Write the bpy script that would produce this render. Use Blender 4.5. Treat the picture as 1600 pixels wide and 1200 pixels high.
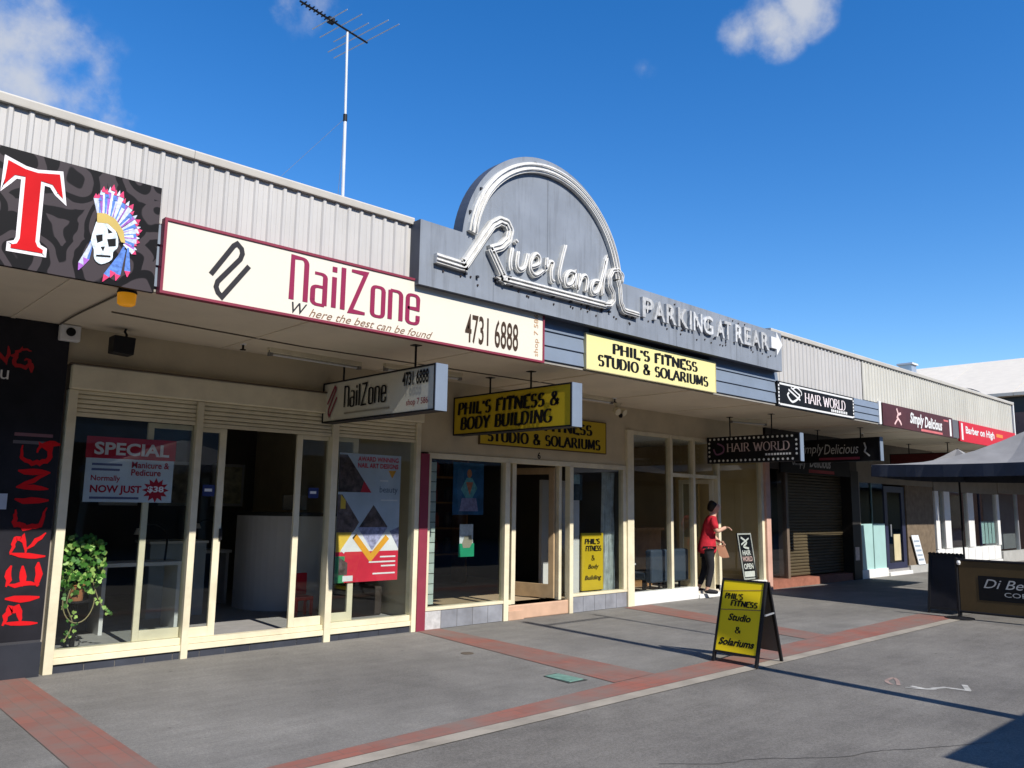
import bpy, bmesh, math, random
from mathutils import Vector, Matrix
random.seed(7)
for o in list(bpy.data.objects): bpy.data.objects.remove(o)
scene = bpy.context.scene
COL = scene.collection
R = math.radians

# ------------------------------------------------------------------ camera
YAW, PITCH, ROLL = R(43.0918), R(8.4485), R(0.8613)
fwd = Vector((math.sin(YAW)*math.cos(PITCH), math.cos(YAW)*math.cos(PITCH), math.sin(PITCH)))
rgt = Vector((math.cos(YAW), -math.sin(YAW), 0)); upv = rgt.cross(fwd)
r2 = math.cos(ROLL)*rgt + math.sin(ROLL)*upv
u2 = -math.sin(ROLL)*rgt + math.cos(ROLL)*upv
cam_d = bpy.data.cameras.new('camera'); cam = bpy.data.objects.new('camera', cam_d); COL.objects.link(cam)
m = Matrix((r2, u2, -fwd)).transposed().to_4x4(); m.translation = Vector((0, 0, 1.6)); cam.matrix_world = m
cam_d.sensor_width = 36; cam_d.lens = 28.53; cam_d.clip_start = .05; cam_d.clip_end = 2000
scene.camera = cam

# ------------------------------------------------------------------ world, sun, exposure
SUN_DIR = Vector((0.085, 1.0, -0.902)).normalized()
ELEV = math.asin(-SUN_DIR.z)
world = bpy.data.worlds.new('World'); scene.world = world; world.use_nodes = True
nt = world.node_tree; nt.nodes.clear()
N = nt.nodes.new; L = nt.links.new
wout = N('ShaderNodeOutputWorld'); bg = N('ShaderNodeBackground')
sky = N('ShaderNodeTexSky'); sky.sky_type = 'NISHITA'; sky.sun_disc = False
sky.sun_elevation = ELEV; sky.sun_rotation = R(183); sky.altitude = 0
sky.air_density = 1.0; sky.dust_density = 0.0; sky.ozone_density = 2.2
SKY_STRENGTH = 0.14
bg.inputs['Strength'].default_value = SKY_STRENGTH
geo = N('ShaderNodeNewGeometry'); vdir = N('ShaderNodeVectorMath'); vdir.operation = 'SCALE'; vdir.inputs['Scale'].default_value = -1
L(geo.outputs['Incoming'], vdir.inputs[0])
def wnoise(scale, detail, rough):
    n = N('ShaderNodeTexNoise'); n.inputs['Scale'].default_value = scale; n.inputs['Detail'].default_value = detail
    n.inputs['Roughness'].default_value = rough; L(vdir.outputs[0], n.inputs['Vector']); return n
# clouds: direction, angular radius, density
CLOUDS = [((.140, .885, .445), .055, .95), ((.155, .895, .415), .06, 1.0), ((.175, .893, .40), .055, .95), ((.205, .890, .405), .04, .85),
          ((.235, .886, .398), .03, .6), ((.18, .878, .45), .04, .75), ((.218, .872, .439), .035, .5), ((.258, .881, .397), .025, .4), ((.36, .768, .53), .05, .26), ((.40, .745, .535), .05, .26),
          ((.757, .402, .516), .032, 1.15), ((.742, .430, .512), .024, .95), ((.764, .402, .504), .022, .95), ((.762, .372, .532), .034, 1.1),
          ((.691, .529, .493), .018, .20), ((.666, .569, .483), .018, .14), ((.632, .593, .499), .018, .16)]
rnd = random.Random(3)
for k in range(16):      # the same scattered small clouds go on round the rest of the sky
    a = R(75) + R(250)*rnd.random(); e = R(14 + 45*rnd.random())
    CLOUDS.append(((math.sin(a)*math.cos(e), math.cos(a)*math.cos(e), math.sin(e)), .05+.09*rnd.random(), .5+.5*rnd.random()))
acc = None
for c, rad, dn in CLOUDS:
    d = N('ShaderNodeVectorMath'); d.operation = 'DISTANCE'; L(vdir.outputs[0], d.inputs[0]); d.inputs[1].default_value = Vector(c).normalized()
    mr = N('ShaderNodeMapRange'); L(d.outputs['Value'], mr.inputs['Value'])
    mr.inputs['From Min'].default_value = 0; mr.inputs['From Max'].default_value = rad*1.5
    mr.inputs['To Min'].default_value = dn; mr.inputs['To Max'].default_value = 0
    if acc is None: acc = mr.outputs[0]
    else:
        mx = N('ShaderNodeMath'); mx.operation = 'MAXIMUM'; L(acc, mx.inputs[0]); L(mr.outputs[0], mx.inputs[1]); acc = mx.outputs[0]
n1 = wnoise(9.5, 8, .60)
sub = N('ShaderNodeMath'); sub.operation = 'MULTIPLY_ADD'; L(n1.outputs['Fac'], sub.inputs[0]); sub.inputs[1].default_value = 2.6; sub.inputs[2].default_value = -1.40
add = N('ShaderNodeMath'); add.operation = 'ADD'; L(sub.outputs[0], add.inputs[0]); L(acc, add.inputs[1])
gate = N('ShaderNodeMath'); gate.operation = 'MULTIPLY'; L(add.outputs[0], gate.inputs[0])
g2 = N('ShaderNodeMapRange'); L(acc, g2.inputs['Value']); g2.inputs['From Max'].default_value = .25; L(g2.outputs[0], gate.inputs[1])
cm = N('ShaderNodeMapRange'); cm.interpolation_type = 'SMOOTHSTEP'; L(gate.outputs[0], cm.inputs['Value'])
cm.inputs['From Min'].default_value = .05; cm.inputs['From Max'].default_value = .95; cm.inputs['To Max'].default_value = .86
# photographic blue of the sky
hsv = N('ShaderNodeHueSaturation'); hsv.inputs['Saturation'].default_value = 1.39; hsv.inputs['Value'].default_value = 1.12; hsv.inputs['Hue'].default_value = .508
L(sky.outputs[0], hsv.inputs['Color'])
mix = N('ShaderNodeMixRGB'); L(cm.outputs[0], mix.inputs['Fac']); L(hsv.outputs[0], mix.inputs[1])
CC = .54/SKY_STRENGTH; mix.inputs[2].default_value = (CC, CC*1.04, CC*1.12, 1)
L(mix.outputs[0], bg.inputs['Color']); L(bg.outputs[0], wout.inputs['Surface'])

sun_d = bpy.data.lights.new('sun', 'SUN'); sun_d.energy = 5.0; sun_d.angle = R(.53); sun_d.color = (1, .945, .86)
sun = bpy.data.objects.new('sun', sun_d); COL.objects.link(sun); sun.location = (-1, -20, 18)
sun.rotation_euler = SUN_DIR.to_track_quat('-Z', 'Y').to_euler()
vs = scene.view_settings; vs.view_transform = 'Standard'; vs.look = 'None'; vs.exposure = 0.25; vs.gamma = 1; vs.use_curve_mapping = False
scene.render.engine = 'CYCLES'
scene.cycles.max_bounces = 8; scene.cycles.transparent_max_bounces = 16; scene.cycles.caustics_reflective = False; scene.cycles.caustics_refractive = False

# ------------------------------------------------------------------ materials
def srgb(r, g, b):
    f = lambda c: (c/255/12.92 if c/255 <= .04045 else ((c/255+.055)/1.055)**2.4)
    return (f(r), f(g), f(b))
MATS = {}
def mat(name, col, rough=.6, var=.12, scale=3.0, bump=0.0, bscale=60, metal=0, spec=.28, dirt=0.0, streak=0.0, emit=None):
    if name in MATS: return MATS[name]
    m = bpy.data.materials.new(name); m.use_nodes = True; MATS[name] = m
    t = m.node_tree; b = t.nodes['Principled BSDF']
    b.inputs['Roughness'].default_value = rough; b.inputs['Metallic'].default_value = metal
    b.inputs['Specular IOR Level'].default_value = spec
    g = t.nodes.new('ShaderNodeNewGeometry')
    oi = t.nodes.new('ShaderNodeObjectInfo')
    n = t.nodes.new('ShaderNodeTexNoise'); n.inputs['Scale'].default_value = scale; n.inputs['Detail'].default_value = 6; n.inputs['Roughness'].default_value = .6
    t.links.new(g.outputs['Position'], n.inputs['Vector'])
    mr = t.nodes.new('ShaderNodeMapRange'); t.links.new(n.outputs['Fac'], mr.inputs['Value'])
    mr.inputs['From Min'].default_value = .3; mr.inputs['From Max'].default_value = .7
    mr.inputs['To Min'].default_value = 1-var; mr.inputs['To Max'].default_value = 1+var
    # a little difference from piece to piece
    rv = t.nodes.new('ShaderNodeMapRange'); t.links.new(oi.outputs['Random'], rv.inputs['Value'])
    rv.inputs['To Min'].default_value = 1-var*.5; rv.inputs['To Max'].default_value = 1+var*.5
    mm = t.nodes.new('ShaderNodeMath'); mm.operation = 'MULTIPLY'; t.links.new(mr.outputs[0], mm.inputs[0]); t.links.new(rv.outputs[0], mm.inputs[1])
    vm = t.nodes.new('ShaderNodeVectorMath'); vm.operation = 'SCALE'; vm.inputs[0].default_value = col; t.links.new(mm.outputs[0], vm.inputs['Scale'])
    out = vm.outputs[0]
    if dirt or streak:
        mp = t.nodes.new('ShaderNodeMapping'); t.links.new(g.outputs['Position'], mp.inputs['Vector'])
        mp.inputs['Scale'].default_value = (9, 9, .7) if streak else (1.3, 1.3, 1.3)
        n2 = t.nodes.new('ShaderNodeTexNoise'); n2.inputs['Scale'].default_value = 1.2; n2.inputs['Detail'].default_value = 8; n2.inputs['Roughness'].default_value = .65
        t.links.new(mp.outputs[0], n2.inputs['Vector'])
        r = t.nodes.new('ShaderNodeMapRange'); t.links.new(n2.outputs['Fac'], r.inputs['Value']); r.inputs['From Min'].default_value = .5; r.inputs['From Max'].default_value = .75
        r.inputs['To Max'].default_value = streak or dirt
        mx = t.nodes.new('ShaderNodeMixRGB'); t.links.new(r.outputs[0], mx.inputs['Fac']); t.links.new(out, mx.inputs[1])
        mx.inputs[2].default_value = (col[0]*.35, col[1]*.32, col[2]*.28, 1); out = mx.outputs[0]
    t.links.new(out, b.inputs['Base Color'])
    if bump:
        n3 = t.nodes.new('ShaderNodeTexNoise'); n3.inputs['Scale'].default_value = bscale; n3.inputs['Detail'].default_value = 4
        t.links.new(g.outputs['Position'], n3.inputs['Vector'])
        bp = t.nodes.new('ShaderNodeBump'); bp.inputs['Strength'].default_value = bump; bp.inputs['Distance'].default_value = .01
        t.links.new(n3.outputs['Fac'], bp.inputs['Height']); t.links.new(bp.outputs[0], b.inputs['Normal'])
    if emit:
        b.inputs['Emission Color'].default_value = (*emit[0], 1); b.inputs['Emission Strength'].default_value = emit[1]
    return m
def asphalt(name, c1, c2):
    m = bpy.data.materials.new(name); m.use_nodes = True; MATS[name] = m
    t = m.node_tree; b = t.nodes['Principled BSDF']; b.inputs['Roughness'].default_value = .9; b.inputs['Specular IOR Level'].default_value = .25
    g = t.nodes.new('ShaderNodeNewGeometry')
    def nz(s, d, r=.6):
        n = t.nodes.new('ShaderNodeTexNoise'); n.inputs['Scale'].default_value = s; n.inputs['Detail'].default_value = d; n.inputs['Roughness'].default_value = r
        t.links.new(g.outputs['Position'], n.inputs['Vector']); return n.outputs['Fac']
    def mr(f, a, bb, lo, hi):
        q = t.nodes.new('ShaderNodeMapRange'); t.links.new(f, q.inputs['Value'])
        for k, v in zip(('From Min', 'From Max', 'To Min', 'To Max'), (a, bb, lo, hi)): q.inputs[k].default_value = v
        return q.outputs[0]
    def mulf(a, bb):
        q = t.nodes.new('ShaderNodeMath'); q.operation = 'MULTIPLY'; t.links.new(a, q.inputs[0]); t.links.new(bb, q.inputs[1]); return q.outputs[0]
    mx = t.nodes.new('ShaderNodeMixRGB'); t.links.new(mr(nz(.55, 7), .35, .65, 0, 1), mx.inputs['Fac'])
    mx.inputs[1].default_value = (*c1, 1); mx.inputs[2].default_value = (*c2, 1)
    f = mulf(mulf(mr(nz(150, 3, .8), .3, .7, .62, 1.38), mr(nz(2.3, 8, .75), .3, .7, .85, 1.15)), mr(nz(42, 5, .75), .3, .7, .76, 1.24))
    # dark old gum and oil spots
    v = t.nodes.new('ShaderNodeTexVoronoi'); v.inputs['Scale'].default_value = 2.1; t.links.new(g.outputs['Position'], v.inputs['Vector'])
    f = mulf(f, mr(v.outputs['Distance'], .025, .05, .6, 1))
    v2 = t.nodes.new('ShaderNodeTexVoronoi'); v2.inputs['Scale'].default_value = 5.3; t.links.new(g.outputs['Position'], v2.inputs['Vector'])
    f = mulf(f, mr(v2.outputs['Distance'], .03, .06, .82, 1))
    # long faint scuffs along the way people walk
    ms = t.nodes.new('ShaderNodeMapping'); ms.inputs['Rotation'].default_value = (0, 0, R(24)); ms.inputs['Scale'].default_value = (.5, 5, 1); t.links.new(g.outputs['Position'], ms.inputs['Vector'])
    ns = t.nodes.new('ShaderNodeTexNoise'); ns.inputs['Scale'].default_value = 1.6; ns.inputs['Detail'].default_value = 6; ns.inputs['Roughness'].default_value = .7; t.links.new(ms.outputs[0], ns.inputs['Vector'])
    f = mulf(f, mr(ns.outputs['Fac'], .35, .65, .92, 1.07))
    sc = t.nodes.new('ShaderNodeVectorMath'); sc.operation = 'SCALE'; t.links.new(mx.outputs[0], sc.inputs[0]); t.links.new(f, sc.inputs['Scale'])
    t.links.new(sc.outputs[0], b.inputs['Base Color'])
    bp = t.nodes.new('ShaderNodeBump'); bp.inputs['Strength'].default_value = .55; bp.inputs['Distance'].default_value = .006
    t.links.new(nz(130, 4, .7), bp.inputs['Height']); t.links.new(bp.outputs[0], b.inputs['Normal'])
    return m
def paver(name, c1, c2, cm, rot=0):
    m = bpy.data.materials.new(name); m.use_nodes = True; MATS[name] = m
    t = m.node_tree; b = t.nodes['Principled BSDF']; b.inputs['Roughness'].default_value = .85; b.inputs['Specular IOR Level'].default_value = .25
    g = t.nodes.new('ShaderNodeNewGeometry')
    mp = t.nodes.new('ShaderNodeMapping'); mp.inputs['Rotation'].default_value = (0, 0, rot); t.links.new(g.outputs['Position'], mp.inputs['Vector'])
    br = t.nodes.new('ShaderNodeTexBrick'); t.links.new(mp.outputs[0], br.inputs['Vector'])
    br.inputs['Color1'].default_value = (*c1, 1); br.inputs['Color2'].default_value = (*c2, 1); br.inputs['Mortar'].default_value = (*cm, 1)
    br.inputs['Scale'].default_value = 1; br.inputs['Mortar Size'].default_value = .004; br.inputs['Brick Width'].default_value = .23; br.inputs['Row Height'].default_value = .115
    n = t.nodes.new('ShaderNodeTexNoise'); n.inputs['Scale'].default_value = 1.4; n.inputs['Detail'].default_value = 9; n.inputs['Roughness'].default_value = .7; t.links.new(g.outputs['Position'], n.inputs['Vector'])
    mr = t.nodes.new('ShaderNodeMapRange'); t.links.new(n.outputs['Fac'], mr.inputs['Value']); mr.inputs['From Min'].default_value = .36; mr.inputs['From Max'].default_value = .64; mr.inputs['To Min'].default_value = .08; mr.inputs['To Max'].default_value = .92
    mx = t.nodes.new('ShaderNodeMixRGB'); t.links.new(mr.outputs[0], mx.inputs['Fac']); t.links.new(br.outputs['Color'], mx.inputs[1]); mx.inputs[2].default_value = (.185, .148, .130, 1)
    t.links.new(mx.outputs[0], b.inputs['Base Color'])
    bp = t.nodes.new('ShaderNodeBump'); bp.inputs['Strength'].default_value = .4; bp.inputs['Distance'].default_value = .006; bp.invert = True
    t.links.new(br.outputs['Fac'], bp.inputs['Height']); t.links.new(bp.outputs[0], b.inputs['Normal'])
    return m
def swirl_mat(name):
    m = bpy.data.materials.new(name); m.use_nodes = True; MATS[name] = m
    t = m.node_tree; b = t.nodes['Principled BSDF']; b.inputs['Roughness'].default_value = .5; b.inputs['Specular IOR Level'].default_value = .15
    g = t.nodes.new('ShaderNodeNewGeometry')
    v = t.nodes.new('ShaderNodeTexVoronoi'); v.inputs['Scale'].default_value = 2.7; v.inputs['Randomness'].default_value = .9
    n = t.nodes.new('ShaderNodeTexNoise'); n.inputs['Scale'].default_value = 2.6; n.inputs['Detail'].default_value = 1
    mxv = t.nodes.new('ShaderNodeMixRGB'); mxv.blend_type = 'ADD'; mxv.inputs['Fac'].default_value = .28
    t.links.new(g.outputs['Position'], n.inputs['Vector']); t.links.new(g.outputs['Position'], mxv.inputs[1]); t.links.new(n.outputs['Color'], mxv.inputs[2])
    t.links.new(mxv.outputs[0], v.inputs['Vector'])
    mu = t.nodes.new('ShaderNodeMath'); mu.operation = 'MULTIPLY'; mu.inputs[1].default_value = 21; t.links.new(v.outputs['Distance'], mu.inputs[0])
    n2 = t.nodes.new('ShaderNodeTexNoise'); n2.inputs['Scale'].default_value = 3; t.links.new(g.outputs['Position'], n2.inputs['Vector'])
    ad = t.nodes.new('ShaderNodeMath'); ad.operation = 'MULTIPLY_ADD'; t.links.new(n2.outputs['Fac'], ad.inputs[0]); ad.inputs[1].default_value = 13; t.links.new(mu.outputs[0], ad.inputs[2])
    sn = t.nodes.new('ShaderNodeMath'); sn.operation = 'SINE'; t.links.new(ad.outputs[0], sn.inputs[0])
    r = t.nodes.new('ShaderNodeMapRange'); r.interpolation_type = 'SMOOTHSTEP'; t.links.new(sn.outputs[0], r.inputs['Value']); r.inputs['From Min'].default_value = -.25; r.inputs['From Max'].default_value = .1
    mx = t.nodes.new('ShaderNodeMixRGB'); t.links.new(r.outputs[0], mx.inputs['Fac']); mx.inputs[1].default_value = (.006, .0055, .0065, 1); mx.inputs[2].default_value = (.058, .047, .051, 1)
    t.links.new(mx.outputs[0], b.inputs['Base Color']); return m
def glass_mat(name, tint=(.93, .95, .94), k=.8):
    m = bpy.data.materials.new(name); m.use_nodes = True; MATS[name] = m
    t = m.node_tree; t.nodes.clear()
    o = t.nodes.new('ShaderNodeOutputMaterial'); tr = t.nodes.new('ShaderNodeBsdfTransparent'); gl = t.nodes.new('ShaderNodeBsdfGlossy')
    tr.inputs[0].default_value = (*tint, 1); gl.inputs['Roughness'].default_value = .0
    fr = t.nodes.new('ShaderNodeFresnel'); fr.inputs['IOR'].default_value = 1.5
    mu = t.nodes.new('ShaderNodeMath'); mu.operation = 'MULTIPLY'; mu.inputs[1].default_value = k; mu.use_clamp = True
    n = t.nodes.new('ShaderNodeTexNoise'); n.inputs['Scale'].default_value = .9; bp = t.nodes.new('ShaderNodeBump'); bp.inputs['Strength'].default_value = .04; bp.inputs['Distance'].default_value = .05
    g = t.nodes.new('ShaderNodeNewGeometry'); t.links.new(g.outputs['Position'], n.inputs['Vector']); t.links.new(n.outputs['Fac'], bp.inputs['Height']); t.links.new(bp.outputs[0], gl.inputs['Normal'])
    bf = t.nodes.new('ShaderNodeMapRange'); t.links.new(g.outputs['Backfacing'], bf.inputs['Value']); bf.inputs['To Min'].default_value = 1.5; bf.inputs['To Max'].default_value = 1/1.5
    t.links.new(bf.outputs[0], fr.inputs['IOR'])      # the same thin sheet from either side
    mx = t.nodes.new('ShaderNodeMixShader'); t.links.new(fr.outputs[0], mu.inputs[0]); t.links.new(mu.outputs[0], mx.inputs[0]); t.links.new(tr.outputs[0], mx.inputs[1]); t.links.new(gl.outputs[0], mx.inputs[2])
    t.links.new(mx.outputs[0], o.inputs[0]); return m

GLASS = glass_mat('shop glass')
CREAM = mat('cream paint', (.74, .675, .49), .5, .08, 5, .12, 40, dirt=.34)
CREAMW = mat('cream wall render', (.60, .52, .36), .75, .07, 2.5, .15, 90, dirt=.2)
SOFF = mat('soffit sheet', (.72, .635, .49), .7, .06, 1.2, dirt=.15)
CLAD = mat('off white ribbed steel', (.52, .505, .48), .45, .05, 2.0, streak=.16)
CLADB = mat('yellowed ribbed steel', (.57, .555, .49), .5, .07, 1.0, streak=.2)
CAP = mat('parapet capping', (.55, .52, .46), .45, .06, 3, dirt=.2)
BLUE = mat('blue grey weatherboard', (.19, .235, .30), .6, .07, 3, dirt=.15)
BOXG = mat('grey blue sheet metal', (.225, .25, .285), .55, .12, 2.2, streak=.5)
BOXD = mat('dark sheet metal edge', (.035, .037, .045), .5, .1)
WHITE = mat('white paint', (.76, .76, .74), .5, .05, 6, dirt=.15)
NEON = mat('weathered white channel', (.66, .65, .61), .55, .14, 9, streak=.42)
NEONF = mat('flaking white channel', (.50, .51, .51), .6, .30, 16, dirt=.55)
TUBE = mat('white glass tube', (.70, .69, .66), .3, .12, 14)
SIGNW = mat('cream sign face', (.74, .695, .585), .35, .02, 1.0)
SIGNC = mat('grey cream sign face', (.62, .60, .50), .4, .05, 2.0, dirt=.1)
MAROON = mat('maroon paint', (.23, .035, .06), .5, .1, 4)
MAROONT = mat('maroon vinyl', (.27, .025, .075), .4, .05)
BLACK = mat('black print', (.010, .010, .011), .55, .1, spec=.15)
INK = mat('charcoal print', (.03, .028, .03), .45, .1)
BLACKP = mat('black painted panel', (.014, .014, .018), .4, .35, 3, spec=.2)
REDP = mat('bright red print', (.60, .010, .014), .6, .1, spec=.1)
REDW = mat('white outline print', (.86, .82, .82), .45, .03)
YEL = mat('yellow sign face', (.80, .72, .32), .45, .03, 1.5)
YELD = mat('deep yellow sign face', (.60, .43, .02), .45, .05, 1.5, dirt=.1)
YELA = mat('yellow board face', (.88, .66, .015), .4, .03, 1.5)
DKMET = mat('dark metal', (.014, .014, .016), .5, .1, spec=.2)
GALV = mat('galvanised metal', (.55, .57, .60), .35, .08, metal=.6)
TILEG = mat('grey ceramic tile', (.25, .26, .29), .3, .22, 4, dirt=.3)
TILEW = mat('pale mottled tile', (.50, .50, .50), .3, .2, 14)
TILEN = mat('navy tile', (.045, .05, .065), .3, .25, 4)
TERR = mat('terracotta step', (.55, .36, .25), .7, .15, 3, .2, 60, dirt=.25)
SWIRL = swirl_mat('dark swirl print')
ASPH = asphalt('footpath asphalt', (.148, .142, .132), (.214, .206, .190))
ASPH2 = asphalt('mall asphalt', (.130, .122, .111), (.188, .177, .159))
PAV = paver('red paver band', (.285, .100, .074), (.235, .088, .068), (.165, .09, .072), R(90))
PAVX = paver('red paver band along the kerb', (.30, .102, .074), (.25, .09, .068), (.175, .09, .072))
KERB = mat('pale concrete strip', (.30, .27, .225), .85, .2, 3, .4, 90, dirt=.4)
DARKW = mat('dark interior wall', (.10, .09, .08), .8, .2, 1)
MIDW = mat('grey interior wall', (.30, .27, .23), .8, .15, 1)
CARPET = mat('grey carpet', (.27, .262, .255), .95, .1, 8, .3, 200)
TIMBER = mat('brown timber', (.34, .18, .075), .5, .2, 6)
DESKW = mat('white laminate', (.62, .62, .62), .35, .04)
LEAF = mat('ivy leaf', (.08, .23, .035), .5, .55, 14)
LEAFB = mat('pale leaf', (.34, .50, .13), .45, .3, 18)
TERRP = mat('terracotta pot', (.40, .16, .07), .8, .15)
AMBER = mat('amber plastic lens', (.85, .33, .015), .2, .05, emit=((1, .42, .02), .22))
FABD = mat('black umbrella canvas', (.24, .235, .23), .8, .12, 3)
FABN = mat('navy valance canvas', (.045, .052, .07), .8, .12, 3)
TAN = mat('tan canvas', (.10, .066, .028), .85, .1, 3)
SKIN = mat('skin', (.55, .33, .24), .5, .05)
REDC = mat('red cloth', (.42, .016, .03), .85, .4, 9, .5, 22)
DKC = mat('black cloth', (.018, .018, .022), .85, .2, 12)
HAIR = mat('dark hair', (.012, .009, .008), .4, .2, 30)
BRICKD = mat('brown brick', (.165, .125, .085), .8, .25, 7)
TEAL = mat('pale aqua panel', (.36, .56, .55), .4, .06)
NAVY = mat('navy door paint', (.028, .032, .07), .4, .1)
PINK = mat('pink render', (.62, .38, .30), .7, .1, 4, dirt=.2)
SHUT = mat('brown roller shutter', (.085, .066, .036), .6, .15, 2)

# ------------------------------------------------------------------ helpers
WLOC = {}
def tag(o, label=None, cat=None, group=None, kind=None):
    if label: o['label'] = label
    if cat: o['category'] = cat
    if group: o['group'] = group
    if kind: o['kind'] = kind
    return o
def thing(name, label, cat, loc, group=None):
    o = bpy.data.objects.new(name, None); COL.objects.link(o); o.location = loc; o.empty_display_size = .1
    WLOC[o] = Vector(loc); return tag(o, label, cat, group)
class MB:
    def __init__(s): s.v = []; s.f = []; s.k = 0
    def face(s, pts):
        i = len(s.v); s.v += [tuple(p) for p in pts]; s.f.append(tuple(range(i, i+len(pts)))); return s
    def box(s, x0, x1, y0, y1, z0, z1):
        i = len(s.v)
        s.v += [(x0, y0, z0), (x1, y0, z0), (x1, y1, z0), (x0, y1, z0), (x0, y0, z1), (x1, y0, z1), (x1, y1, z1), (x0, y1, z1)]
        s.f += [tuple(i+k for k in q) for q in ((3, 2, 1, 0), (4, 5, 6, 7), (0, 1, 5, 4), (1, 2, 6, 5), (2, 3, 7, 6), (3, 0, 4, 7))]; return s
    def obox(s, p0, p1, w, d, up=(0, 0, 1)):        # bar from p0 to p1
        p0 = Vector(p0); p1 = Vector(p1); a = (p1-p0).normalized(); b = a.cross(Vector(up))
        if b.length < 1e-4: b = a.cross(Vector((1, 0, 0)))
        b.normalize(); c = b.cross(a)
        i = len(s.v)
        for p in (p0, p1):
            for q, r in ((-1, -1), (1, -1), (1, 1), (-1, 1)): s.v.append(tuple(p+b*q*w/2+c*r*d/2))
        s.f += [tuple(i+k for k in q) for q in ((3, 2, 1, 0), (4, 5, 6, 7), (0, 1, 5, 4), (1, 2, 6, 5), (2, 3, 7, 6), (3, 0, 4, 7))]; return s
    def tube(s, pts, r, n=8, cap=True):
        pts = [Vector(p) for p in pts]; rs = r if isinstance(r, (list, tuple)) else [r]*len(pts)
        rings = []; prev = None
        for k, p in enumerate(pts):
            d = (pts[min(k+1, len(pts)-1)]-pts[max(k-1, 0)]).normalized()
            a = d.cross(Vector((0, 0, 1))) if prev is None else prev-d*prev.dot(d)
            if a.length < 1e-4: a = d.cross(Vector((1, 0, 0)))
            a.normalize(); b = d.cross(a); prev = a; i = len(s.v)
            for q in range(n):
                t = 2*math.pi*q/n; s.v.append(tuple(p+(a*math.cos(t)+b*math.sin(t))*rs[k]))
            rings.append(i)
        for i, j in zip(rings, rings[1:]):
            for q in range(n): s.f.append((i+q, i+(q+1) % n, j+(q+1) % n, j+q))
        if cap: s.f.append(tuple(rings[0]+q for q in range(n))[::-1]); s.f.append(tuple(rings[-1]+q for q in range(n)))
        return s
    def lathe(s, c, prof, n=16, ax='z'):
        i0 = len(s.v); c = Vector(c)
        for r, h in prof:
            for q in range(n):
                t = 2*math.pi*q/n
                v = Vector((r*math.cos(t), r*math.sin(t), h))
                if ax == 'y': v = Vector((v.x, -v.z, v.y))
                if ax == 'x': v = Vector((-v.z, v.x, v.y))
                s.v.append(tuple(c+v))
        for k in range(len(prof)-1):
            for q in range(n): s.f.append((i0+k*n+q, i0+k*n+(q+1) % n, i0+(k+1)*n+(q+1) % n, i0+(k+1)*n+q))
        s.f.append(tuple(i0+q for q in range(n))[::-1]); s.f.append(tuple(i0+(len(prof)-1)*n+q for q in range(n))); return s
    def poly(s, pl, pts, d=.002):                    # flat polygon on a plane
        return s.face([pl(a, b, d) for a, b in pts])
    def prism(s, pl, pts, d0, d1):
        n = len(pts); i = len(s.v)
        s.v += [tuple(pl(a, b, d0)) for a, b in pts]+[tuple(pl(a, b, d1)) for a, b in pts]
        s.f.append(tuple(i+q for q in range(n))[::-1]); s.f.append(tuple(i+n+q for q in range(n)))
        for q in range(n): s.f.append((i+q, i+(q+1) % n, i+n+(q+1) % n, i+n+q))
        return s
    def ribbon(s, pl, pts, w, d0=.002, d1=None, closed=False, thin=None, shear=0, taper=0):
        """stroke of width w (thin = width of horizontal strokes) along pts on a plane; with d1 it is a raised bar"""
        P = [Vector((a+shear*b, b)) for a, b in pts]; n = len(P)
        s.k += 1; d0 = d0+.00025*(s.k % 12)
        Lp, Rp = [], []
        for k in range(n):
            if closed: a, b = P[k-1], P[(k+1) % n]
            else: a, b = P[max(k-1, 0)], P[min(k+1, n-1)]
            e1 = (P[k]-a); e2 = (b-P[k])
            e1 = e1.normalized() if e1.length > 1e-7 else None; e2 = e2.normalized() if e2.length > 1e-7 else None
            if e1 is None: e1 = e2
            if e2 is None: e2 = e1
            t = e1+e2; t = t.normalized() if t.length > 1e-3 else e2
            nrm = Vector((-t.y, t.x)); cs = max(.45, nrm.dot(Vector((-e2.y, e2.x))))
            ww = w if thin is None else math.sqrt((w*t.y)**2+(thin*t.x)**2)
            if taper: ww *= 1-taper*abs(2*k/(n-1)-1)**2
            h = nrm*(ww/2/cs); Lp.append(P[k]+h); Rp.append(P[k]-h)
        rng = range(n) if closed else range(n-1)
        i = len(s.v)
        s.v += [tuple(pl(p.x, p.y, d1 if d1 is not None else d0)) for p in Lp]+[tuple(pl(p.x, p.y, d1 if d1 is not None else d0)) for p in Rp]
        for k in rng: s.f.append((i+k, i+(k+1) % n, i+n+(k+1) % n, i+n+k))
        if d1 is not None:
            j = len(s.v)
            s.v += [tuple(pl(p.x, p.y, d0)) for p in Lp]+[tuple(pl(p.x, p.y, d0)) for p in Rp]
            for k in rng:
                s.f.append((i+k, j+k, j+(k+1) % n, i+(k+1) % n)); s.f.append((i+n+k, i+n+(k+1) % n, j+n+(k+1) % n, j+n+k))
            if not closed:
                s.f.append((i, i+n, j+n, j)); s.f.append((i+n-1, j+n-1, j+2*n-1, i+2*n-1))
        return s
    def build(s, name, m, parent=None, bevel=0, smooth=False, label=None, cat=None, group=None, kind=None):
        xs = [v[0] for v in s.v]; ys = [v[1] for v in s.v]; zs = [v[2] for v in s.v]
        c = Vector(((min(xs)+max(xs))/2, (min(ys)+max(ys))/2, min(zs)))
        me = bpy.data.meshes.new(name); me.from_pydata([tuple(Vector(v)-c) for v in s.v], [], s.f); me.update()
        bm = bmesh.new(); bm.from_mesh(me); bmesh.ops.recalc_face_normals(bm, faces=bm.faces) if smooth or bevel else None; bm.to_mesh(me); bm.free()
        me.materials.append(m)
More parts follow.
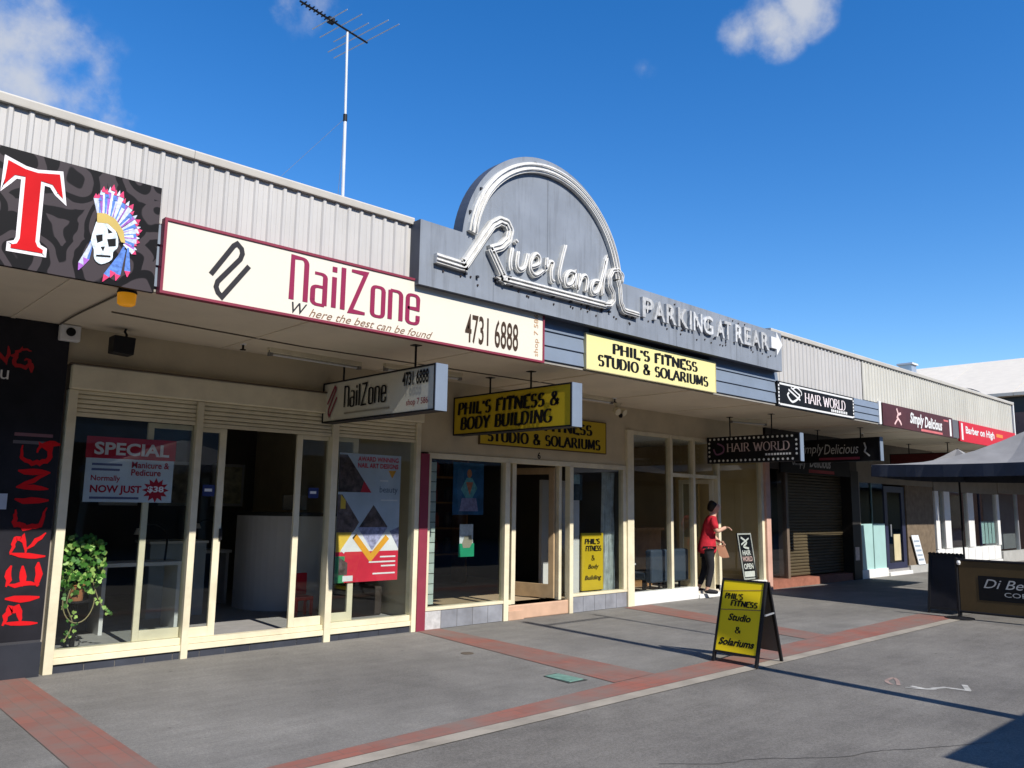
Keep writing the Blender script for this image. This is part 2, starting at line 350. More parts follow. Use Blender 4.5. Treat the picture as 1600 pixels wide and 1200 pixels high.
        o = bpy.data.objects.new(name, me); COL.objects.link(o); WLOC[o] = c
        if parent is not None: o.parent = parent; o.location = c-WLOC[parent]
        else: o.location = c
        if bevel:
            b = o.modifiers.new('bevel', 'BEVEL'); b.width = bevel; b.segments = 2; b.limit_method = 'ANGLE'
        if smooth:
            for p in me.polygons: p.use_smooth = True
        return tag(o, label, cat, group, kind)
def B(x0, x1, y0, y1, z0, z1): return MB().box(x0, x1, y0, y1, z0, z1)
def plane_f(y): return lambda s, t, d=0: Vector((s, y-d, t))           # faces the street
def plane_x(x, y0=0): return lambda s, t, d=0: Vector((x-d, y0-s, t))  # faces along the street towards the camera
def plane_g(z=0): return lambda s, t, d=0: Vector((s, t, z+d))         # lies on the ground
def arc(cx, cy, rx, ry, a0, a1, n=10): return [(cx+rx*math.cos(R(a0+(a1-a0)*k/n)), cy+ry*math.sin(R(a0+(a1-a0)*k/n))) for k in range(n+1)]
def smoothpath(pts, n=6):                            # Catmull-Rom
    out = []; P = [pts[0]]+list(pts)+[pts[-1]]
    for k in range(1, len(P)-2):
        for q in range(n):
            t = q/n
            out.append(tuple(.5*((2*P[k][i])+(-P[k-1][i]+P[k+1][i])*t+(2*P[k-1][i]-5*P[k][i]+4*P[k+1][i]-P[k+2][i])*t*t+(-P[k-1][i]+3*P[k][i]-3*P[k+1][i]+P[k+2][i])*t**3) for i in range(len(P[0]))))
    out.append(tuple(pts[-1])); return out
def split_words(b, nw, name, m, parent, axis, pl):
    par = list(range(len(b.v)))
    def fd(i):
        while par[i] != i: par[i] = par[par[i]]; i = par[i]
        return i
    for f in b.f:
        for k in f[1:]: par[fd(k)] = fd(f[0])
    e = (pl(1, 0, 0)-pl(0, 0, 0)) if axis == 0 else (pl(0, 1, 0)-pl(0, 0, 0))
    pos = [Vector(v).dot(e) for v in b.v]; iv = {}
    for i in range(len(b.v)):
        r = fd(i); a = iv.setdefault(r, [pos[i], pos[i]]); a[0] = min(a[0], pos[i]); a[1] = max(a[1], pos[i])
    runs = []
    for r, (a0, a1) in sorted(iv.items(), key=lambda q: q[1][0]):
        if runs and a0 <= runs[-1][1]: runs[-1][1] = max(runs[-1][1], a1)
        else: runs.append([a0, a1])
    gaps = sorted(range(len(runs)-1), key=lambda k: runs[k][1]-runs[k+1][0])[:nw-1]
    cuts = sorted((runs[k][1]+runs[k+1][0])/2 for k in gaps); groups = {}
    for f in b.f: groups.setdefault(sum(pos[f[0]] > c for c in cuts), []).append(f)
    for g_ in sorted(groups):
        w = MB(); mp_ = {}
        for f in groups[g_]:
            for i in f:
                if i not in mp_: mp_[i] = len(w.v); w.v.append(b.v[i])
            w.f.append(tuple(mp_[i] for i in f))
        o = w.build(name, m, parent)
    return o
def text(pl, s, box, m, parent, name='lettering', bold=0.0, shear=0.0, d=.003, rot=False, extr=0, space=1.0):
    """built-in sans letters fitted to box (s0,t0,width,height); rot turns them to read upwards"""
    cu = bpy.data.curves.new('t', 'FONT'); cu.body = s; cu.size = 1; cu.offset = bold; cu.fill_mode = 'BOTH'; cu.resolution_u = 3; cu.space_character = space
    ob = bpy.data.objects.new('t', cu); COL.objects.link(ob); bpy.context.view_layer.update()
    me = bpy.data.meshes.new_from_object(ob.evaluated_get(bpy.context.evaluated_depsgraph_get()))
    bpy.data.objects.remove(ob); bpy.data.curves.remove(cu)
    V = [(v.co.x+shear*v.co.y, v.co.y) for v in me.vertices]
    x0 = min(v[0] for v in V); x1 = max(v[0] for v in V); y0 = min(v[1] for v in V); y1 = max(v[1] for v in V)
    b = MB(); s0, t0, w, h = box
    for a, c in V:
        u = (a-x0)/(x1-x0); q = (c-y0)/(y1-y0)
        p = pl(s0+u*w, t0+q*h, d) if not rot else pl(s0+(1-q)*w, t0+u*h, d)
        b.v.append(tuple(p))
    b.f = [tuple(p.vertices) for p in me.polygons]; bpy.data.meshes.remove(me)
    if extr:
        n = len(b.v); edges = {}
        for f in b.f:
            for k in range(len(f)):
                e = (f[k], f[(k+1) % len(f)])
                if (e[1], e[0]) in edges: del edges[(e[1], e[0])]
                else: edges[e] = 1
        dv = pl(0, 0, -extr)-pl(0, 0, 0)
        b.v += [tuple(Vector(v)+dv) for v in b.v]
        b.f += [(e[0], n+e[0], n+e[1], e[1]) for e in edges]
    if ' ' in s.strip() and not extr: return split_words(b, len(s.split()), name, m, parent, 2 if rot else 0, pl)
    return b.build(name, m, parent)
# serif capitals drawn with a broad pen
SER = {
 'A': (.86, [[(.02, 0), (.42, 1)], [(.42, 1), (.84, 0)], [(.17, .36), (.67, .36)]]),
 'B': (.68, [[(.1, 0), (.1, 1)], [(.1, 1)]+arc(.34, .76, .22, .24, 90, -90)+[(.1, .52)], [(.1, .52)]+arc(.36, .26, .27, .26, 90, -90)+[(.1, 0)]]),
 'D': (.80, [[(.1, 0), (.1, 1)], [(.1, 1)]+arc(.32, .5, .42, .5, 90, -90)+[(.1, 0)]]),
 'E': (.62, [[(.1, 0), (.1, 1)], [(.1, 1), (.56, 1), (.56, .9)], [(.1, .53), (.46, .53)], [(.1, 0), (.58, 0), (.58, .12)]]),
 'F': (.60, [[(.1, 0), (.1, 1)], [(.1, 1), (.56, 1), (.56, .88)], [(.1, .52), (.46, .52)]]),
 'G': (.82, [arc(.44, .5, .38, .5, 50, 320, 14)+[(.74, .42)], [(.5, .42), (.8, .42)]]),
 'H': (.84, [[(.1, 0), (.1, 1)], [(.72, 0), (.72, 1)], [(.1, .52), (.72, .52)]]),
 'I': (.34, [[(.16, 0), (.16, 1)]]),
 'L': (.60, [[(.1, 0), (.1, 1)], [(.1, 0), (.56, 0), (.56, .13)]]),
 'M': (1.0, [[(.1, 0), (.14, 1)], [(.14, 1), (.48, .1)], [(.48, .1), (.84, 1)], [(.84, 1), (.88, 0)]]),
 'N': (.86, [[(.1, 0), (.1, 1)], [(.1, 1), (.74, 0)], [(.74, 0), (.74, 1)]]),
 'O': (.88, [arc(.43, .5, .38, .5, 90, 450, 20)]),
 'P': (.66, [[(.1, 0), (.1, 1)], [(.1, 1)]+arc(.34, .74, .25, .26, 90, -90)+[(.1, .48)]]),
 'R': (.76, [[(.1, 0), (.1, 1)], [(.1, 1)]+arc(.34, .75, .24, .25, 90, -90)+[(.1, .5)], [(.36, .5), (.72, 0)]]),
 'S': (.62, [arc(.31, .74, .22, .26, 25, 250, 10)+arc(.31, .26, .25, .27, 75, -150, 10)]),
 'T': (.72, [[(.34, 0), (.34, 1)], [(.04, .87), (.04, 1), (.66, 1), (.66, .87)]]),
 'U': (.80, [[(.1, 1), (.1, .3)]+arc(.4, .3, .3, .3, 180, 360)+[(.7, 1)]]),
 'W': (1.15, [[(.04, 1), (.3, 0)], [(.3, 0), (.56, .9)], [(.56, .9), (.82, 0)], [(.82, 0), (1.08, 1)]]),
 'Y': (.76, [[(.36, 0), (.36, .45)], [(.36, .45), (.04, 1)], [(.36, .45), (.7, 1)]]),
 '&': (.86, [smoothpath([(.80, .02), (.5, .4), (.2, .75), (.24, .95), (.4, .99), (.5, .85), (.42, .65), (.16, .42), (.1, .2), (.22, .02), (.45, .02), (.66, .25), (.76, .48)], 4)]),
 "'": (.22, [[(.1, .98), (.1, .72)]]), ' ': (.4, []), '.': (.2, [[(.06, .0), (.06, .12)]]),
}
def serif(pl, s, box, m, parent, pen=.2, thin=.07, shear=0.0, name='lettering', d=.003, gap=.06, mb=None):
    tot = sum(SER[c][0]+gap for c in s)-gap; s0, t0, w, h = box; kx = w/(tot+shear)
    b = MB(); x = 0
    for c in s:
        wd, st = SER[c]
        for pts in st:
            q = [(s0+(x+a)*kx, t0+y*h) for a, y in pts]
            b.ribbon(pl, q, pen*kx, d, thin=thin*h, shear=shear*kx/h)
            for (a, y), (a2, y2) in ((pts[0], pts[1]), (pts[-1], pts[-2])):
                if y in (0, 1) and abs(y2-y) > .25 and c not in "'.O&S":
                    b.ribbon(pl, [(s0+(x+a-.13)*kx, t0+(y*(1-.06)+.03)*h), (s0+(x+a+.13)*kx, t0+(y*(1-.06)+.03)*h)], thin*h, d, shear=shear*kx/h)
        x += wd+gap
    # the shear above is about t=0: bring the line back into its box
    for k, v in enumerate(b.v):
        b.v[k] = tuple(Vector(v)-(pl(shear*kx/h*t0, 0, 0)-pl(0, 0, 0)))
    if ' ' in s: return split_words(b, len(s.split()), name, m, parent, 0, pl)
    return b.build(name, m, parent)
NZ = {  # condensed round-cornered letters
 'N': (.30, [[(0, 0), (0, 1.0), (.19, 1.0)]+arc(.19, .87, .10, .13, 90, 0, 5)+[(.29, 0)]]),
 'a': (.30, [[(.03, .74), (.17, .74)]+arc(.17, .65, .09, .09, 90, 0, 4)+[(.26, 0)], [(.26, .43), (.10, .43)]+arc(.10, .34, .10, .09, 90, 180, 4)+[(0, .1)]+arc(.10, .10, .10, .10, 180, 270, 4)+[(.26, 0)]]),
 'i': (.06, [[(.02, 0), (.02, .74)], [(.02, .86), (.02, .99)]]),
 'l': (.06, [[(.02, 0), (.02, 1.02)]]),
 'Z': (.36, [[(0, 1.0), (.34, 1.0), (.0, 0), (.34, 0)]]),
 'o': (.30, [[(.10, 0), (.18, 0)]+arc(.18, .1, .09, .1, -90, 0, 4)+arc(.18, .64, .09, .1, 0, 90, 4)+arc(.10, .64, .09, .1, 90, 180, 4)+arc(.10, .1, .09, .1, 180, 270, 4)]),
 'n': (.30, [[(0, 0), (0, .74)], [(0, .74), (.17, .74)]+arc(.17, .63, .10, .11, 90, 0, 4)+[(.27, 0)]]),
 'e': (.30, [[(.27, .22), (.27, .1)]+arc(.17, .1, .10, .1, 0, -90, 4)+arc(.10, .1, .10, .1, 270, 180, 4)+arc(.10, .64, .10, .1, 180, 90, 4)+arc(.17, .64, .10, .1, 90, 0, 4)+[(.27, .39), (0, .39)]]),
}
def nailzone(pl, box, m, parent, pen=.085, d=.003, gap=.14):
    s = 'NailZone'; s0, t0, w, h = box; tot = sum(NZ[c][0]+gap for c in s)-gap; kx = w/tot; b = MB(); x = 0
    for c in s:
        for pts in NZ[c][1]: b.ribbon(pl, [(s0+(x+a)*kx, t0+y*h) for a, y in pts], pen*kx*1.25, d, thin=.07*h, closed=(c == 'o'))
        x += NZ[c][0]+gap
    return b.build('lettering', m, parent)
def frame_on(pl, s0, s1, t0, t1, w, d0, d1, m, parent, name='frame', bevel=0):
    b = MB()
    for a0, a1, c0, c1 in ((s0, s1, t0, t0+w), (s0, s1, t1-w, t1), (s0, s0+w, t0+w, t1-w), (s1-w, s1, t0+w, t1-w)):
        b.prism(pl, [(a0, c0), (a1, c0), (a1, c1), (a0, c1)], d0, d1)
    return b.build(name, m, parent, bevel)
def rect(a0, a1, b0, b1): return [(a0, b0), (a1, b0), (a1, b1), (a0, b1)]

# ------------------------------------------------------------------ the ground
def sheet(name, pts, z, m):
    return MB().face([(a, b, z) for a, b in pts]).build(name, m, kind='structure')
g = bmesh.new(); F = 8.545; V = 6.45
sheet('mall_road', [(-300, -300), (400, -300), (400, 400), (-300, 400)], -.004, ASPH2)
sheet('footpath', [(-30, 4.64), (60, 4.64), (60, 8.6), (-30, 8.6)], 0, ASPH)
sheet('concrete_kerb_strip', [(-30, 4.49), (13.75, 4.49), (13.75, 4.64), (-30, 4.64)], .002, KERB)
sheet('red_paver_kerb_band', [(-30, 4.64), (13.7, 4.64), (13.7, 5.17), (6.4, 4.99), (2.5, 4.79), (-30, 4.75)], .004, PAVX)
sheet('red_paver_cross_band', [(1.6, 4.79), (2.0, 4.79), (2.02, 8.52), (1.62, 8.52)], .005, PAV)
sheet('red_paver_cross_band', [(6.0, 4.985), (6.62, 4.998), (6.75, 8.52), (6.38, 8.52)], .005, PAV)
sheet('red_paver_cross_band', [(9.82, 5.075), (10.36, 5.09), (11.1, 8.45), (10.42, 8.45)], .005, PAV)
g.free()
# sealed crack across the asphalt and old paint marks
gp = plane_g(-.004)
ck = smoothpath([(4.4, 3.3), (4.7, 3.05), (5.0, 2.92), (5.4, 2.62), (5.75, 2.5), (6.0, 2.35), (6.6, 2.05)], 5)
ck = [(a+.012*random.uniform(-1, 1), b+.012*random.uniform(-1, 1)) for a, b in ck]
tag(MB().ribbon(gp, ck, .007, .003).build('asphalt_crack', mat('dark crack', (.085, .08, .074), .9)), kind='structure')
PAINTM = mat('worn white road paint', (.42, .41, .38), .8, .35, 9)
mk = MB().ribbon(gp, [(8.05, 3.16), (8.03, 3.02), (8.1, 2.96)], .05, .003).ribbon(gp, [(8.1, 2.99), (8.24, 2.93), (8.27, 2.72)], .05, .003).ribbon(gp, [(8.27, 2.74), (8.5, 2.85)], .05, .003)
mk.ribbon(gp, [(7.95, 3.17), (8.02, 3.0)], .03, .003)
mk.build('painted_arrow_mark', PAINTM, label='worn white painted squiggle on the asphalt right of the yellow board', cat='road marking')
mk2 = MB().ribbon(gp, smoothpath([(7.98, 3.3), (8.1, 3.4), (8.3, 3.42), (8.2, 3.34), (8.0, 3.25)]), .035, .003)
mk2.build('painted_mark', mat('faded pink road paint', (.26, .19, .165), .85, .3, 9), label='faded pink painted loop on the asphalt beside the white squiggle', cat='road marking')
cv = thing('service_cover', 'green metal service pit cover set in the footpath beside the red paver band', 'pit cover', (5.77, 5.4, .0))
MB().face([(5.66, 5.23, .006), (5.90, 5.21, .006), (5.88, 5.61, .006), (5.69, 5.59, .006)]).build('frame', mat('dark iron', (.06, .075, .07), .6), cv)
B(5.69, 5.875, 5.25, 5.57, .004, .012).build('lid', mat('green metal lid', (.16, .29, .24), .55, .2, 12), cv, .003)
pit = thing('valve_cover', 'small dark round valve cover in the footpath near the maroon post', 'pit cover', (5.9, 6.95, 0))
MB().lathe((5.9, 6.95, .0), [(.07, .001), (.07, .006), (.06, .007)], 18).build('lid', mat('rusty lid', (.11, .09, .07), .7), pit)

# ------------------------------------------------------------------ awning and parapet along the row
XA0, XA1 = -4.0, 24.05
aw = thing('shop_awning', 'long street awning with cream soffit, blue grey fascia boards and ribbed white parapet', 'awning', (10, V, 3.2))
MB().box(XA0, XA1, V+.03, F+.3, 3.24, 3.30).build('soffit', SOFF, aw)
MB().box(XA0, XA1, V, V+.03, 3.21, 3.24).build('gutter_lip', mat('gutter lip', (.34, .32, .28), .5), aw)
for x in range(-3, 24, 2):     # cover strips over the soffit sheet joints
    B(x+.62, x+.655, V+.05, F-.02, 3.232, 3.24).build('joint_strip', SOFF, aw)
B(XA0, XA1, V+.03, V+.09, 3.24, 4.37).build('backing_wall', BOXD, aw)
# weatherboards: three courses, in the lengths that show between the signs
for x0, x1 in ((2.0, 2.3), (6.35, 7.3), (9.9, 11.82), (14.3, 15.58)):
    ch = .172 if x0 < 14 else .125
    for k in range(3):
        z = 3.245+k*ch
        pts = [(V-.012, z), (V-.022, z+.004), (V-.004, z+ch-.004), (V+.03, z+ch-.004), (V+.03, z)]
        b = MB(); i = len(b.v); n = len(pts)
        b.v = [(x0, p[0], p[1]) for p in pts]+[(x1, p[0], p[1]) for p in pts]
        b.f = [tuple(range(n))[::-1], tuple(range(n, 2*n))]+[(q, (q+1) % n, n+(q+1) % n, n+q) for q in range(n)]
        b.build('weatherboard', BLUE, aw)
B(-4, 2.0, V-.005, V+.03, 3.245, 3.77).build('weatherboard', BLUE, aw)
B(15.58, 15.68, V-.03, V+.03, 3.22, 3.66).build('end_batten', WHITE, aw)
def clad(x0, x1, z0, z1, m):
    P = .1335; nrib = int(round((x1-x0)/P)); x = x0
    k = 0
    while k < nrib:
        c = min(6, nrib-k); pr = []
        for q in range(c):
            a = x0+(k+q)*P
            pr += [(a, V+.012), (a+.012, V-.006), (a+.036, V-.006), (a+.048, V+.012), (a+.09, V+.012), (a+.0925, V+.009), (a+.095, V+.012)]
        pr.append((x0+(k+c)*P-.001, V+.012))
        b = MB(); n = len(pr)
        b.v = [(p[0], p[1], z0) for p in pr]+[(p[0], p[1], z1) for p in pr]
        b.v += [(pr[0][0], V+.03, z0), (pr[-1][0], V+.03, z0), (pr[0][0], V+.03, z1), (pr[-1][0], V+.03, z1)]
        b.f = [(q, q+1, n+q+1, n+q) for q in range(n-1)]+[(2*n, 2*n+2, 2*n+3, 2*n+1)]
        b.build('cladding_sheet', m, aw)
        k += c
clad(-.4, 4.63, 3.765, 4.372, CLAD)
clad(11.5, 15.0, 3.62, 4.372, CLAD)
clad(15.0, 24.0, 3.63, 4.372, CLADB)
for x0, x1 in ((-.6, 4.63), (11.62, 24.05)):
    L_ = 3.0; x = x0
    while x < x1-.01:
        xe = min(x+L_, x1)
        b = MB(); pr = [(V-.03, 4.385), (V-.035, 4.43), (V-.03, 4.442), (V+.13, 4.452), (V+.13, 4.36), (V+.1, 4.36), (V+.1, 4.375), (V-.028, 4.375)]
        n = len(pr); b.v = [(x, p[0], p[1]) for p in pr]+[(xe-.003, p[0], p[1]) for p in pr]
        b.f = [tuple(range(n))[::-1], tuple(range(n, 2*n))]+[(q, (q+1) % n, n+(q+1) % n, n+q) for q in range(n)]
        b.build('capping', CAP, aw); x = xe
B(23.98, 24.06, V-.025, V+.13, 3.22, 4.45).build('end_trim', WHITE, aw)
tag(B(XA0, XA1, V+.14, 24, 4.05, 4.12).build('flat_roof', mat('roof sheet', (.3, .3, .3), .6)), 'flat grey sheet roof behind the parapet of the shop row', 'roof')

# ------------------------------------------------------------------ signs on the fascia
# tattoo shop sign
ts = thing('fascia_sign', 'dark swirl-patterned sign with red letter T and skull in a feather headdress', 'shop sign', (.5, V-.04, 3.19))
B(-4, 2.155, V-.05, V-.006, 3.19, 4.04).build('panel', SWIRL, ts)
tp = plane_f(V-.05)
Tout = [(1.09, 3.76), (1.10, 3.945), (1.21, 3.91), (1.29, 3.905), (1.43, 3.935), (1.465, 3.76), (1.43, 3.79), (1.39, 3.845), (1.315, 3.852), (1.318, 3.40), (1.335, 3.365), (1.37, 3.35), (1.37, 3.325), (1.17, 3.32), (1.17, 3.345), (1.205, 3.36), (1.22, 3.40), (1.215, 3.855), (1.15, 3.85), (1.115, 3.80)]
cx = sum(p[0] for p in Tout)/len(Tout)
b = MB().ribbon(tp, Tout, .05, .003, closed=True); b.build('letter_outline', REDW, ts)
MB().poly(tp, Tout, .0075).build('letter', REDP, ts)
# the previous letter's edge that shows at the left border of the picture
fe = MB(); tips = [(1.68, 3.86), (1.73, 3.93), (1.8, 3.965), (1.87, 3.93), (1.95, 3.85), (2.01, 3.74), (2.03, 3.66), (2.02, 3.56), (2.0, 3.46)]
bases = [(1.71, 3.70), (1.745, 3.715), (1.785, 3.715), (1.82, 3.69), (1.855, 3.665), (1.88, 3.63), (1.895, 3.60), (1.90, 3.56), (1.905, 3.52)]
cols = [mat('feather blue', (.10, .22, .60), .5, .4, 40), mat('feather pale', (.62, .68, .80), .5, .3, 40), mat('feather pink', (.70, .05, .16), .5, .2, 40), mat('feather violet', (.36, .12, .50), .5, .3, 40)]
def feather(t, q, w, m1, m2):
    t = Vector(t); q = Vector(q); d = (t-q); n = Vector((-d.y, d.x)).normalized()
    a = q+d*.45; e = q+d*.8
    MB().poly(tp, [tuple(q-n*w*.3), tuple(q+n*w*.3), tuple(e+n*w), tuple(e-n*w)], .004+random.random()*.002).build('feather', m1, ts)
    MB().poly(tp, [tuple(e-n*w), tuple(e+n*w), tuple(t+n*w*.1), tuple(t-n*w*.1)], .0065+random.random()*.002).build('feather_tip', m2, ts)
for k in range(len(tips)):
    feather(tips[k], bases[k], .020, cols[1], cols[2])
    if k < len(tips)-1:
        for fq, sc_, c1, c2 in ((.33, .90, cols[0], cols[2]), (.66, .95, cols[3], cols[1]), (.5, .72, cols[1], cols[0])):
            b2 = (bases[k][0]*(1-fq)+bases[k+1][0]*fq, bases[k][1]*(1-fq)+bases[k+1][1]*fq)
            t2 = (tips[k][0]*(1-fq)+tips[k+1][0]*fq, tips[k][1]*(1-fq)+tips[k+1][1]*fq)
            feather((b2[0]+(t2[0]-b2[0])*sc_, b2[1]+(t2[1]-b2[1])*sc_), b2, .013, c1, c2)
for t, q in (((1.61, 3.255), (1.69, 3.5)), ((1.645, 3.30), (1.70, 3.56)), ((1.78, 3.20), (1.90, 3.46)), ((1.87, 3.225), (1.92, 3.48)), ((1.95, 3.27), (1.94, 3.50)), ((1.83, 3.24), (1.91, 3.5))):
    feather(t, q, .022, cols[1] if q[0] < 1.7 else cols[0], cols[2] if t[0] > 1.7 else cols[3])
MB().poly(tp, [(1.705, 3.64), (1.70, 3.715), (1.76, 3.725), (1.83, 3.70), (1.895, 3.62), (1.915, 3.53), (1.885, 3.53), (1.85, 3.60), (1.78, 3.65)], .010).build('head_band', mat('gold print', (.62, .46, .13), .5), ts)
MB().poly(tp, smoothpath([(1.70, 3.645), (1.78, 3.655), (1.85, 3.59), (1.865, 3.49), (1.835, 3.44), (1.83, 3.38), (1.76, 3.33), (1.71, 3.36), (1.70, 3.43), (1.675, 3.50), (1.70, 3.64)], 3)[:-1], .009).build('skull', mat('bone print', (.62, .70, .74), .5, .35, 28), ts)
for pts in ([(1.705, 3.54), (1.75, 3.56), (1.755, 3.51), (1.72, 3.485)], [(1.785, 3.53), (1.845, 3.55), (1.85, 3.49), (1.80, 3.475)], [(1.745, 3.46), (1.775, 3.47), (1.765, 3.43)], [(1.72, 3.395), (1.82, 3.41), (1.82, 3.395), (1.72, 3.38)], [(1.78, 3.615), (1.82, 3.59), (1.79, 3.575)]):
    MB().poly(tp, pts, .0105).build('skull_mark', BLACK, ts)

# nail salon sign
ns = thing('fascia_sign', 'long cream sign with maroon border and tall maroon lettering', 'shop sign', (4.3, V-.06, 3.2))
B(2.20, 6.43, V-.08, V-.02, 3.205, 3.785).build('panel', SIGNW, ns)
frame_on(plane_f(V-.08), 2.185, 6.445, 3.19, 3.80, .022, -.062, .012, MAROON, ns)
np_ = plane_f(V-.08)
lg = [(2.58, 3.42), (2.755, 3.70), (2.785, 3.725), (2.825, 3.69), (2.835, 3.65), (2.82, 3.60), (2.64, 3.37), (2.63, 3.325), (2.65, 3.28), (2.685, 3.25), (2.90, 3.555)]
MB().ribbon(np_, lg, .042, .003).build('logo', INK, ns)
nailzone(np_, (3.30, 3.345, 1.38, .385), MAROONT, ns)
text(np_, 'W', (3.31, 3.225, .15, .10), INK, ns, shear=.3, bold=.005)
text(np_, 'here the best can be found', (3.48, 3.222, 1.38, .075), mat('brown print', (.22, .12, .07), .5), ns, shear=.45)
text(np_, '4731 6888', (5.28, 3.26, .76, .31), mat('dark brown print', (.06, .035, .02), .5), ns, bold=.012)
text(np_, 'shop 7 586', (6.285, 3.25, .085, .48), mat('ochre print', (.50, .30, .15), .5), ns, rot=True)

# big neon box sign
rv = thing('box_sign', 'large grey box sign with a half-round top and white neon script', 'box sign', (8.2, V-.1, 3.73))
YB = V-.15
rp = plane_f(YB)
outl = [(4.615, 3.735), (11.72, 3.735), (11.72, 4.345), (7.745, 4.375)]+arc(6.45, 4.27, 1.30, 1.30, 5, 175, 40)[1:-1]+[(5.155, 4.395), (4.615, 4.40)]
b = MB(); n = len(outl)
b.v = [tuple(rp(a, c, 0)) for a, c in outl]; b.f = [tuple(range(n))]
b.build('face_sheet', BOXG, rv)
b = MB(); b.v = [tuple(rp(a, c, .0)) for a, c in outl]+[tuple(rp(a, c, -.165)) for a, c in outl]
b.f = [(q, (q+1) % n, n+(q+1) % n, n+q) for q in range(n)]+[tuple(range(n, 2*n))[::-1]]
b.build('casing', mat('dark blue grey casing', (.075, .085, .11), .5, .15), rv)
for x in (6.42,): B(x-.004, x+.004, YB-.004, YB, 4.42, 5.55).build('seam', BOXG, rv)
for x in (5.6, 7.3, 8.9, 10.4): B(x-.004, x+.004, YB-.004, YB, 3.74, 4.33).build('seam', BOXG, rv)
# arch trough and tubes
ar = arc(6.45, 4.27, 1.195, 1.165, 6, 173, 36)
MB().ribbon(rp, ar, .115, 0, .05).build('arch_channel', NEON, rv)
def tubes(path, w, d, r=.008):
    b = MB()
    for off in ((-w, w) if w else (0,)):
        q = []
        for k, p in enumerate(path):
            a = path[max(k-1, 0)]; c = path[min(k+1, len(path)-1)]; t = Vector((c[0]-a[0], c[1]-a[1])).normalized()
            q.append(rp(p[0]-t.y*off, p[1]+t.x*off, d))
        b.tube(q, r, 6)
    return b
tubes(ar, .028, .066).build('arch_tube', TUBE, rv, smooth=True)
scripts = [
 ([(4.79, 4.03), (5.13, 4.02), (5.17, 4.05), (5.42, 4.41), (5.53, 4.56), (5.64, 4.635), (5.74, 4.63), (5.79, 4.56), (5.76, 4.45), (5.66, 4.35), (5.51, 4.28)], .10),
 ([(5.51, 4.29), (5.71, 4.01), (5.75, 4.0), (7.38, 4.012)], .09),
 ([(7.36, 4.012), (7.47, 4.03), (7.535, 4.10), (7.525, 4.19), (7.46, 4.27), (7.455, 4.37), (7.52, 4.47), (7.62, 4.50), (7.70, 4.45), (7.69, 4.36)], .07),
 ([(7.62, 4.37), (7.655, 4.28), (7.675, 4.10), (7.74, 4.01), (8.03, 4.0)], .075)]
def dense(p, n=3):
    o = []
    for a, c in zip(p, p[1:]):
        for q in range(n): o.append((a[0]+(c[0]-a[0])*q/n, a[1]+(c[1]-a[1])*q/n))
    return o+[p[-1]]
for pts, w in scripts:
    p = smoothpath(dense(pts, 2), 3)
    MB().ribbon(rp, p, w, 0, .055).build('script_channel', NEON, rv)
    tubes(p, .022 if w > .08 else .014, .066, .008).build('script_tube', TUBE, rv, smooth=True)
small = dict(i=[[(5.83, 4.37), (5.80, 4.20), (5.82, 4.12)], [(5.875, 4.47), (5.905, 4.45)]], v=[[(5.92, 4.35), (5.90, 4.20), (5.95, 4.15), (6.02, 4.20), (6.07, 4.36)]],
 e=[[(6.12, 4.22), (6.24, 4.28), (6.25, 4.36), (6.19, 4.385), (6.12, 4.30), (6.11, 4.19), (6.19, 4.14), (6.31, 4.22)]], r=[[(6.37, 4.38), (6.36, 4.26), (6.41, 4.34), (6.47, 4.34), (6.44, 4.24), (6.45, 4.14), (6.49, 4.13)]],
 l=[[(6.68, 4.60), (6.62, 4.42), (6.57, 4.22), (6.61, 4.14)]], a=[[(6.84, 4.30), (6.75, 4.30), (6.68, 4.21), (6.70, 4.13), (6.79, 4.17), (6.85, 4.30), (6.83, 4.13)]],
 n=[[(6.92, 4.31), (6.89, 4.12), (6.95, 4.26), (7.02, 4.31), (7.06, 4.26), (7.04, 4.12)]], d=[[(7.27, 4.29), (7.18, 4.27), (7.13, 4.18), (7.17, 4.12), (7.26, 4.18), (7.34, 4.38), (7.42, 4.61), (7.35, 4.30), (7.34, 4.13)]])
for ch, sts in small.items():
    b = MB(); tb = MB()
    for pts in sts:
        p = smoothpath(pts, 4); b.ribbon(rp, p, .052, 0, .045)
        tb.tube([rp(q[0], q[1], .055) for q in p], .010, 6)
    o = b.build('script_letter', NEON, rv); tb.build('letter_tube', TUBE, o, smooth=True)
for s, x0, x1 in (('P', 8.12, 8.36), ('A', 8.36, 8.60), ('R', 8.63, 8.85), ('K', 8.89, 9.12), ('I', 9.16, 9.21), ('N', 9.25, 9.46), ('G', 9.49, 9.73), ('A', 9.81, 10.02), ('T', 10.02, 10.2), ('R', 10.31, 10.52), ('E', 10.55, 10.74), ('A', 10.77, 11.0), ('R', 11.04, 11.27)):
    text(rp, s, (x0, 4.0, x1-x0, .262), NEONF, rv, 'channel_letter', bold=.012, d=.045, extr=.045)
    bb = MB().tube([rp((x0+x1)/2-.03, 4.06, .05), rp((x0+x1)/2-.02, 4.2, .05)], .009, 6); bb.build('letter_tube', TUBE, rv)
MB().prism(rp, [(11.34, 4.06), (11.34, 4.24), (11.50, 4.235), (11.50, 4.33), (11.68, 4.15), (11.50, 3.96), (11.50, 4.06)], 0, .04).build('arrow', WHITE, rv)
bolts = MB(); rb = random.Random(5)
for k in range(46):
    x = rb.uniform(4.9, 11.5); z = rb.choice((3.93, 3.90, 3.96, 4.31 if x > 8 else 3.88)) + rb.uniform(-.012, .012)
    bolts.tube([rp(x, z, 0), rp(x, z, .012)], .011, 6)
bolts.build('bolts', mat('rusted bolt', (.035, .025, .022), .7, .3), rv, kind='stuff')
